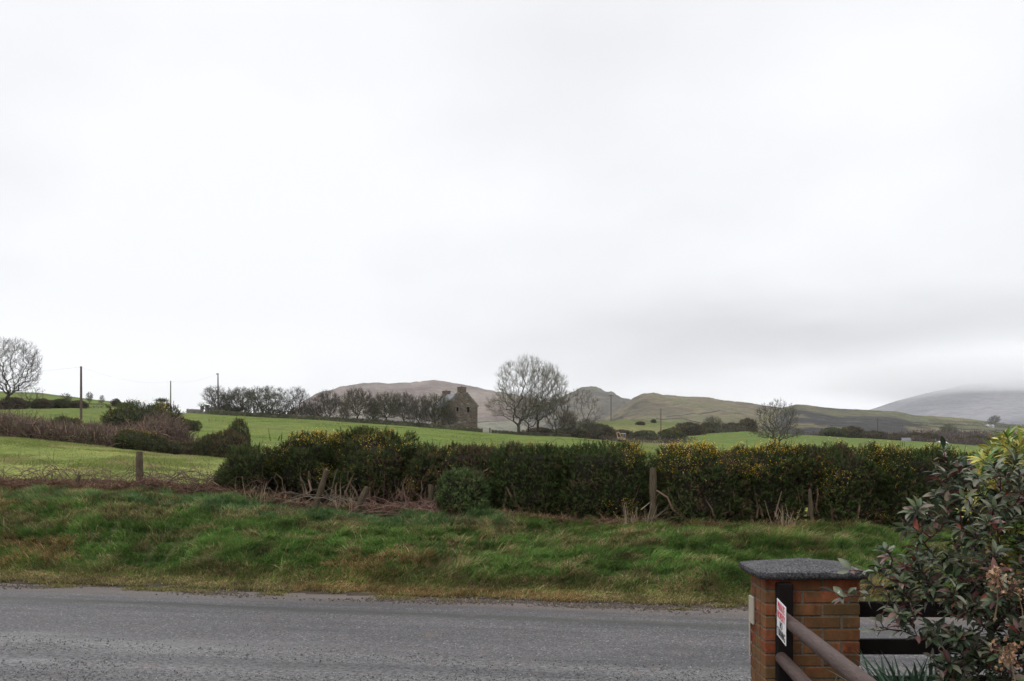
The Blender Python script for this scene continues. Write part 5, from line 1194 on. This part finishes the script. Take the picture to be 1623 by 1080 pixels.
# ------------------------------------------------------------ garden side: rail fence, boards
M_BRWN = plain('brown_stained_wood', (.085, .052, .048), .55, .35, 7, .35, .004, sc=(1, 1, 1)); M_BLK = plain('dark_stained_wood', (.010, .007, .007), .8, .1, 9, .3, .003)
dv = np.array([-.1375, -1, .058]); dvn = dv/np.linalg.norm(dv)
m, t, b = mat_new('round_rail'); n1 = noise_node(t, 9, 5, .65, sc=(9, .8, 9)); c = ramp(t, n1, [(.3, (.040, .026, .023)), (.6, (.078, .050, .042)), (.8, (.115, .080, .068))]); t.links.new(c, b.inputs['Base Color']); b.inputs['Roughness'].default_value = .6; b.inputs['Specular IOR Level'].default_value = .22; bump(t, b, n1, .006); M_RAIL = m
e = empty('rail_fence', (1.605, 5.2, pz0), 'brown fence of two round wooden rails running from the pillar towards the viewer', 'fence'); oc = np.array(e.location)
for st in ((1.576, 5.165, 1.398), (1.576, 5.165, 1.152)):
    st = np.array(st); q = [st+dv*tt for tt in np.linspace(0, 4.6, 14)]; mb = MB(); r_ = np.full(14, .036); q = [st-dv*.0]+q; r_ = np.r_[.029, r_]; q[0] = st+np.array([0, .012, 0]); mb.tube(np.array(q)-oc, r_, 18); mb.build('rail', M_RAIL, e, True)
for i, tt in enumerate((0, 2.3, 4.5)):
    p = np.array([1.605, 5.208, 0])+(dv*tt if i else 0); tpz = 1.585 if i == 0 else 1.34+.058*tt; mb = MB(); mb.box((p[0]-.046, p[1]-.027, pz0-.2), (p[0]+.046, p[1]+.027, tpz), None, .006) if i == 0 else mb.box((p[0]+.01, p[1]-.045, pz0-.2), (p[0]+.09, p[1]+.045, tpz), None, .006)
    mb.v = [v-oc for v in mb.v]; mb.build('post', M_BLK, e)
e = empty('board_fence', (3.9, 5.52, pz0), 'dark board fence running right from the brick pillar behind the shrub', 'fence'); oc = np.array(e.location)
for z0, z1 in ((1.326, 1.424), (1.094, 1.190), (.862, .958), (.63, .726)):
    mb = MB(); mb.box((PX1+.004, 5.49, z0), (7.2, 5.522, z1), None, .004); mb.v = [v-oc for v in mb.v]; mb.build('board', M_BLK, e)
for x in (3.75, 5.45, 7.1):
    mb = MB(); mb.box((x-.05, 5.524, pz0-.2), (x+.05, 5.62, 1.47), None, .006); mb.v = [v-oc for v in mb.v]; mb.build('post', M_BLK, e)
# garden soil bed
xs = np.linspace(1.5, 7.5, 50); ys = np.linspace(0.2, 5.55, 50); GX, GY = np.meshgrid(xs, ys); edge = np.minimum(1, np.minimum((5.56-GY)/.5, (GX-(1.62-.1375*(5.2-GY)))/.35)); GZ = gz(1, 5)*0+.28+np.clip(edge, -.3, 1)*.50+(fbm(GX*3, GY*3, 3, 3)-.5)*.08
i = (np.arange(49)[:, None]*50+np.arange(49)[None]).reshape(-1); tag(mesh_obj('garden_bed', np.stack([GX, GY, GZ], -1).reshape(-1, 3), np.stack([i, i+1, i+51, i+50], -1), M_SOIL, None, None, True), kind='structure')

# sign
M_SIGNW = plain('sign_white', (.74, .73, .74), .4, .4, 6, .05); M_RED = plain('sign_red', (.55, .05, .07), .45, .3, 6, .06); M_INK = plain('sign_black', (.02, .02, .022), .45, .3, 6, .06)
sf = np.array([1.5176, 5.06, 0]); sn = np.array([1.4777, 4.77, 0]); sdv = sn-sf; SL = np.linalg.norm(sdv); sdn = sdv/SL; nrmv = np.array([sdn[1], -sdn[0], 0]); 
ang = math.atan2(sdn[1], sdn[0])
e = empty('warning_sign', ((sf+sn)/2+np.array([0, 0, 1.4165])), 'small white sign with red and black lettering fixed to the rail by the pillar', 'sign', None, ang)
e.rotation_euler = (R(90), 0, ang)       # local x along the board, local y up, local z towards the drive
mb = MB(); mb.box((-SL/2, -.1045, -.003), (SL/2, .1045, .0), None, .001); mb.build('board', M_SIGNW, e)
mb = MB(); mb.box((-.012, -.09, -.02), (.012, .06, -.0035)); mb.build('fixing_strip', M_BLK, e)
def text(name, body, y, size, mat, wmax, par):
    cu = bpy.data.curves.new(name, 'FONT'); cu.body = body; cu.size = size; cu.align_x = 'CENTER'; cu.align_y = 'CENTER'; cu.extrude = .0006; cu.offset = .0004
    ob = bpy.data.objects.new(name, cu); COL.objects.link(ob); bpy.context.view_layer.update(); dg = bpy.context.evaluated_depsgraph_get(); me = bpy.data.meshes.new_from_object(ob.evaluated_get(dg)); bpy.data.objects.remove(ob)
    xs_ = [v.co.x for v in me.vertices]; w = max(xs_)-min(xs_); k = wmax/w
    for v in me.vertices: v.co.x = (v.co.x-(max(xs_)+min(xs_))/2)*k; v.co.y += y; v.co.z += .0008
    me.materials.clear(); me.materials.append(mat); o = bpy.data.objects.new(name, me); COL.objects.link(o); o.parent = par
text('lettering', 'PRIVATE', .071, .058, M_RED, .22, e); text('lettering', 'PROPERTY', .022, .058, M_RED, .25, e); text('lettering', 'NO', -.027, .058, M_INK, .085, e); text('lettering', 'TURNING', -.074, .062, M_INK, .26, e)

# ------------------------------------------------------------ garden shrubs
def leaf_batch(base, dirs, nrm, L_, Wd, cols, curl, g, fold=.25):
    """pointed oval leaves: 2 x 5 quads/tris each, folded along the midrib and curled"""
    n = len(base); d = dirs/np.linalg.norm(dirs, axis=1)[:, None]; s = np.cross(d, nrm); s /= np.linalg.norm(s, axis=1)[:, None]+1e-6; u = np.cross(s, d)
    ts = [0, .14, .34, .58, .80, 1.0]; ws = [.05, .42, .92, 1.0, .62, .0]; V = []
    for t_, w_ in zip(ts, ws):
        c = base+d*(L_*t_)[:, None]-u*(curl*L_*t_**2)[:, None]
        V += [c-s*(Wd*w_/2)[:, None]+u*(Wd*w_*fold)[:, None], c, c+s*(Wd*w_/2)[:, None]+u*(Wd*w_*fold)[:, None]]
    V = np.stack(V, 1); k = 18; f = []
    for i in range(5):
        a = i*3; f += [(a, a+1, a+4, a+3), (a+1, a+2, a+5, a+4)]
    f = (np.arange(n)[:, None, None]*k+np.array(f)[None]).reshape(-1, 4); sh = np.ones((n, k, 1)); sh[:, 1::3] = 1.25
    return V.reshape(-1, 3), f, (np.repeat(cols[:, None], k, 1)*sh).reshape(-1, 3)
def shrub(name, c, label, targets, seed, lf_len, lf_w, palette, pw, n_per=9, stem_col=(.085, .03, .03), spread=.12, clus=.16, twist=1.0, upb=.5, group=None, whorl=True):
    """targets: points where leafy shoots end"""
    g = np.random.default_rng(seed); e = empty(name, c, label, 'shrub', group); c = np.array(c); ms = MB(); ml = MB()
    T = np.array(targets); order = np.argsort(np.linalg.norm(T-c, axis=1)); nodes = [c+[0, 0, 0]]; pl = [0.0]; 
    nodes = [c.copy()]; pl = [0.]; tr_ = []
    for q in order:
        N_ = np.array(nodes); dd = np.linalg.norm(N_-T[q], axis=1)+.25*np.array(pl); j = int(np.argmin(dd)); a = nodes[j]; bb = T[q]; L0 = np.linalg.norm(bb-a); mid = (a+bb)/2+g.normal(size=3)*L0*.10+np.array([0, 0, -.06*L0])
        r0 = .0035+.004*min(1, L0*1.2); ms.tube(np.array([a, (a+mid)/2+g.normal(size=3)*L0*.02, mid, (mid+bb)/2, bb])-c, [r0*1.2, r0, r0*.85, r0*.7, .0022], 5, np.array(stem_col)*(.6+.8*g.random()), False)
        nodes += [mid, bb]; pl += [pl[j]+L0/2, pl[j]+L0]; tr_.append((mid, bb))
    Bs, Ds, Ns = [], [], []
    for mid, bb in tr_:
        ax = bb-mid; L0 = np.linalg.norm(ax); ax = ax/(L0+1e-6); ax = ax+np.array([0, 0, .35]); ax /= np.linalg.norm(ax); n_ = int(n_per*(.6+.8*g.random()))
        for i in range(n_):
            f = 1-(i/n_)*min(1, clus*1.6/max(L0, .05)); p = mid*(1-f)+bb*f; a = i*2.4+g.random()*.5; ref = np.cross(ax, [0, .3, 1.]); ref /= np.linalg.norm(ref)+1e-6; r2 = np.cross(ax, ref)
            out_ = ref*math.cos(a)+r2*math.sin(a); d = out_*(.55+.5*(i/n_))+ax*(.85-.5*(i/n_))+g.normal(size=3)*.18; d[2] += upb*.15-(i/n_)*.25
            Bs.append(p+out_*.004); Ds.append(d); nn_ = ax*.9+np.array([0, 0, .5])+g.normal(size=3)*.25; Ns.append(nn_)
    Bs, Ds, Ns = map(np.array, (Bs, Ds, Ns)); k = len(Bs); Ln = lf_len*(.55+.6*g.random(k)); Wn = Ln*lf_w*(.8+.4*g.random(k)); cols = pal(k, g, pw, palette, .5)
    v, f, cc = leaf_batch(Bs-c, Ds, Ns, Ln, Wn, cols, .12+.35*g.random(k), g); ml.add(v, f, None, cc); ms.build('stems', M_BARK, e); ml.build('leaves', M_LEAF, e, True); return e
g = np.random.default_rng(31)
# outline of the glossy shrub (photo survey at about 4.6 m), filled with depth
outl = [(1498, 706), (1478, 745), (1470, 790), (1440, 800), (1432, 835), (1436, 870), (1402, 905), (1398, 950), (1405, 985), (1440, 1010), (1470, 1050), (1480, 1100), (1480, 1200)]
ox = np.array([p[0] for p in outl]); oy = np.array([p[1] for p in outl]); tg = []
while len(tg) < 1150:
    py = g.uniform(708, 1260); lx = np.interp(py, oy, ox)+12; px = g.uniform(lx, 1900); topy = np.interp(px, [1480, 1500, 1530, 1560, 1590, 1620, 1700, 1900], [700, 716, 742, 756, 748, 745, 755, 800])
    if py < topy: continue
    Yd = 4.55+g.uniform(-1, 1)*.42*min(1, .25+(px-lx)/260)+ (0 if py < 900 else -.05); tg.append(P(px, py, Yd))
tg += [P(a, b_, d) for a, b_, d in [(1496, 712, 4.55), (1482, 742, 4.6), (1505, 735, 4.5), (1446, 812, 4.5), (1432, 838, 4.5), (1404, 872, 4.4), (1392, 898, 4.5), (1386, 905, 4.4), (1412, 900, 4.45), (1530, 742, 4.6), (1575, 740, 4.5), (1610, 730, 4.6), (1424, 910, 4.5), (1400, 890, 4.6)]]
LC = [(.042, .066, .030), (.088, .108, .055), (.15, .155, .11), (.075, .030, .027), (.16, .085, .075), (.022, .036, .018), (.17, .13, .10), (.20, .05, .035)]  # leaf colours; palest and darkest also stand in for highlights and dark gaps
LP = [4, 4.5, 3.2, 1.1, 1.0, 3, 1.0, .25]
cb = np.array([2.68, 4.65, .72])
shrub('garden_shrub', cb, 'large glossy shrub with green and maroon leaves in the right foreground', tg, 41, .068, .38, LC, LP, 11, (.085, .03, .032))
# branch reaching out in front of the pillar
br = [P(a, b_, d) for a, b_, d in [(1346, 905, 4.55), (1322, 938, 4.5), (1334, 948, 4.55), (1362, 905, 4.6), (1352, 945, 4.6), (1378, 925, 4.6), (1395, 985, 4.5), (1385, 1000, 4.55), (1430, 1000, 4.5), (1400, 930, 4.55), (1372, 945, 4.55), (1410, 948, 4.5)]]
shrub('shrub_branch', P(1500, 1010, 4.6), 'x', br, 43, .075, .40, [(.13, .14, .10), (.17, .17, .125), (.085, .10, .06), (.13, .07, .06)], [3, 2, 3, 1], 5, (.09, .035, .03))
o = [q for q in bpy.data.objects if q.name == 'shrub_branch'][0]; par = [q for q in bpy.data.objects if q.name == 'garden_shrub'][0]
off = o.location-par.location
for ch in list(o.children):
    ch.parent = par; ch.location = off; ch.name = 'reaching_'+('branch' if 'stem' in ch.name else 'leaves')
bpy.data.objects.remove(o)
# yellow-green variegated shrub behind, upper right
tg = []
while len(tg) < 420:
    py = g.uniform(676, 960); px = g.uniform(1535, 1850); topy = np.interp(px, [1535, 1560, 1590, 1610, 1623, 1700, 1850], [735, 704, 686, 677, 672, 668, 720])
    if py < topy+6: continue
    tg.append(P(px, py, 4.95+g.uniform(-.2, .3)))
shrub('variegated_shrub', (3.25, 5.15, .7), 'yellow-green variegated shrub rising behind the glossy one at the right edge', tg, 45, .095, .24, [(.28, .29, .055), (.42, .36, .06), (.12, .20, .04), (.08, .14, .04), (.50, .43, .14), (.26, .16, .05)], [3, 2.5, 3, 1.5, 1, .6], 13, (.10, .09, .04), upb=.2)
# dried flower heads
M_DRY = leafy('dry_flowers', .8, .15, .2); g = np.random.default_rng(9)
def dried(px, py, Y, w, label, stem_to):
    c = P(px, py, Y); e = empty('dried_flower_head', c, label, 'dried flower', 'dried flower heads on the garden shrub'); k = 70; q = g.normal(size=(k, 3))*np.array([.45, .4, .55])*w; mb = MB(); v, f, cc = petals(q, np.full(k, w*.16), g, pal(k, g, [2, 2, 1], [(.36, .22, .13), (.26, .15, .09), (.45, .31, .20)])); mb.add(v, None, f, cc); mb.build('florets', M_DRY, e)
    mb = MB(); b_ = P(*stem_to)-c; mb.tube([(0, 0, 0), b_*.5+np.array([.01, 0, 0]), b_], [.002, .003, .004], 5, (.28, .2, .13)); mb.segs(np.zeros((20, 3)), q[:20], .0015, .001, 3, np.tile([.25, .17, .11], (20, 1))); mb.build('stalk', M_CANE, e)
dried(1580, 918, 4.05, .055, 'upper clump of dry brown flowers on a pale stalk, in front of the glossy shrub', (1576, 985, 4.15)); dried(1600, 1035, 4.05, .06, 'lower clump of dry brown flowers near the bottom right corner', (1610, 1120, 4.15)); dried(1612, 935, 4.1, .04, 'small dry brown flower clump at the right edge', (1622, 1000, 4.2))
# daffodil leaves
def strap_leaves(name, c, n, L_, label, seed, col, lean=0, group='clumps of bulb leaves'):
    g = np.random.default_rng(seed); e = empty(name, c, label, 'plant', group); V = []; Fc = []; C = []; k0 = 0
    for i in range(n):
        a = g.random()*2*PI; L0 = L_*(.65+.5*g.random()); out_ = np.array([math.cos(a)+lean, math.sin(a)*.6, 0]); sp_ = .25+.55*g.random(); b0 = np.array([g.normal()*.07, g.normal()*.05, 0]); sd_ = np.array([-math.sin(a), math.cos(a), 0]); w = .008+.004*g.random(); cl = np.array(col)*(.6+.8*g.random())
        for j in range(8):
            t_ = j/7; p = b0+out_*L0*sp_*t_**1.5+np.array([0, 0, L0*(t_-.30*sp_*t_**2.5)]); ww = w*(1-t_**4); V += [p-sd_*ww, p+np.array([0, 0, -.0015]), p+sd_*ww]; C += [cl]*3
            if j: 
                q = k0+(j-1)*3; Fc += [(q, q+1, q+4, q+3), (q+1, q+2, q+5, q+4)]
        k0 += 24
    mesh_obj('leaves', V, np.array(Fc), M_LEAF, e, np.array(C), True); return e
for i, (px, py, Y, n, L_, lb) in enumerate([(1418, 1160, 4.75, 44, .42, 'tuft of narrow blue-green bulb leaves left of the glossy shrub, by the lower boards'), (1462, 1150, 4.6, 40, .42, 'tuft of narrow blue-green bulb leaves under the left side of the glossy shrub'), (1318, 1165, 4.8, 18, .34, 'small tuft of bulb leaves behind the rail, at the foot of the pillar'), (1505, 1180, 4.5, 22, .40, 'tuft of bulb leaves deepest under the glossy shrub')]):
    strap_leaves('daffodil_clump', P(px, py, Y), n, L_, lb, 60+i, (.045, .085, .050), -.15)

# ------------------------------------------------------------ air
def vol_mat(name, col, dens, an=.2):
    m = bpy.data.materials.new(name); m.use_nodes = True; t = m.node_tree; t.nodes.clear(); o = t.nodes.new('ShaderNodeOutputMaterial'); v = t.nodes.new('ShaderNodeVolumePrincipled')
    v.inputs['Color'].default_value = rgb4(col); v.inputs['Density'].default_value = dens; v.inputs['Anisotropy'].default_value = an; t.links.new(v.outputs[0], o.inputs['Volume']); return m
mb = MB(); mb.box((-3600, -60, -42), (3600, 5600, 330)); o = mb.build('haze', vol_mat('thin_haze', (.96, .97, 1.0), .00010)); tag(o, 'thin pale haze in the air towards the hills', 'haze', kind='stuff')

m = bpy.data.materials.new('low_cloud_mist'); m.use_nodes = True; t = m.node_tree; t.nodes.clear(); o_ = t.nodes.new('ShaderNodeOutputMaterial'); v = t.nodes.new('ShaderNodeVolumePrincipled'); t.links.new(v.outputs[0], o_.inputs['Volume'])
v.inputs['Color'].default_value = (1, 1, 1, 1); v.inputs['Anisotropy'].default_value = .3
c = t.nodes.new('ShaderNodeTexCoord'); ln = t.nodes.new('ShaderNodeVectorMath'); ln.operation = 'LENGTH'; t.links.new(c.outputs['Object'], ln.inputs[0])
nz_ = noise_node(t, 2.2, 3, .5); rr_ = mathn(t, 'ADD', ln.outputs['Value'], mathn(t, 'MULTIPLY', mathn(t, 'SUBTRACT', nz_, .5), .5))
t.links.new(maprange(t, rr_, 1.0, .15, 0, .008), v.inputs['Density'])
mb = MB(); blob_mesh(mb, (0, 0, 0), (1, 1, 1), 5, (1, 1, 1), .0, 40, 24, 2.0); o = mb.build('low_cloud', m, None, True); o.location = [float(q) for q in P(1700, 598, 4150)]; o.scale = (1300, 1000, 185)
tag(o, 'low white cloud hiding the top of the far mountain at the right', 'cloud', kind='stuff')
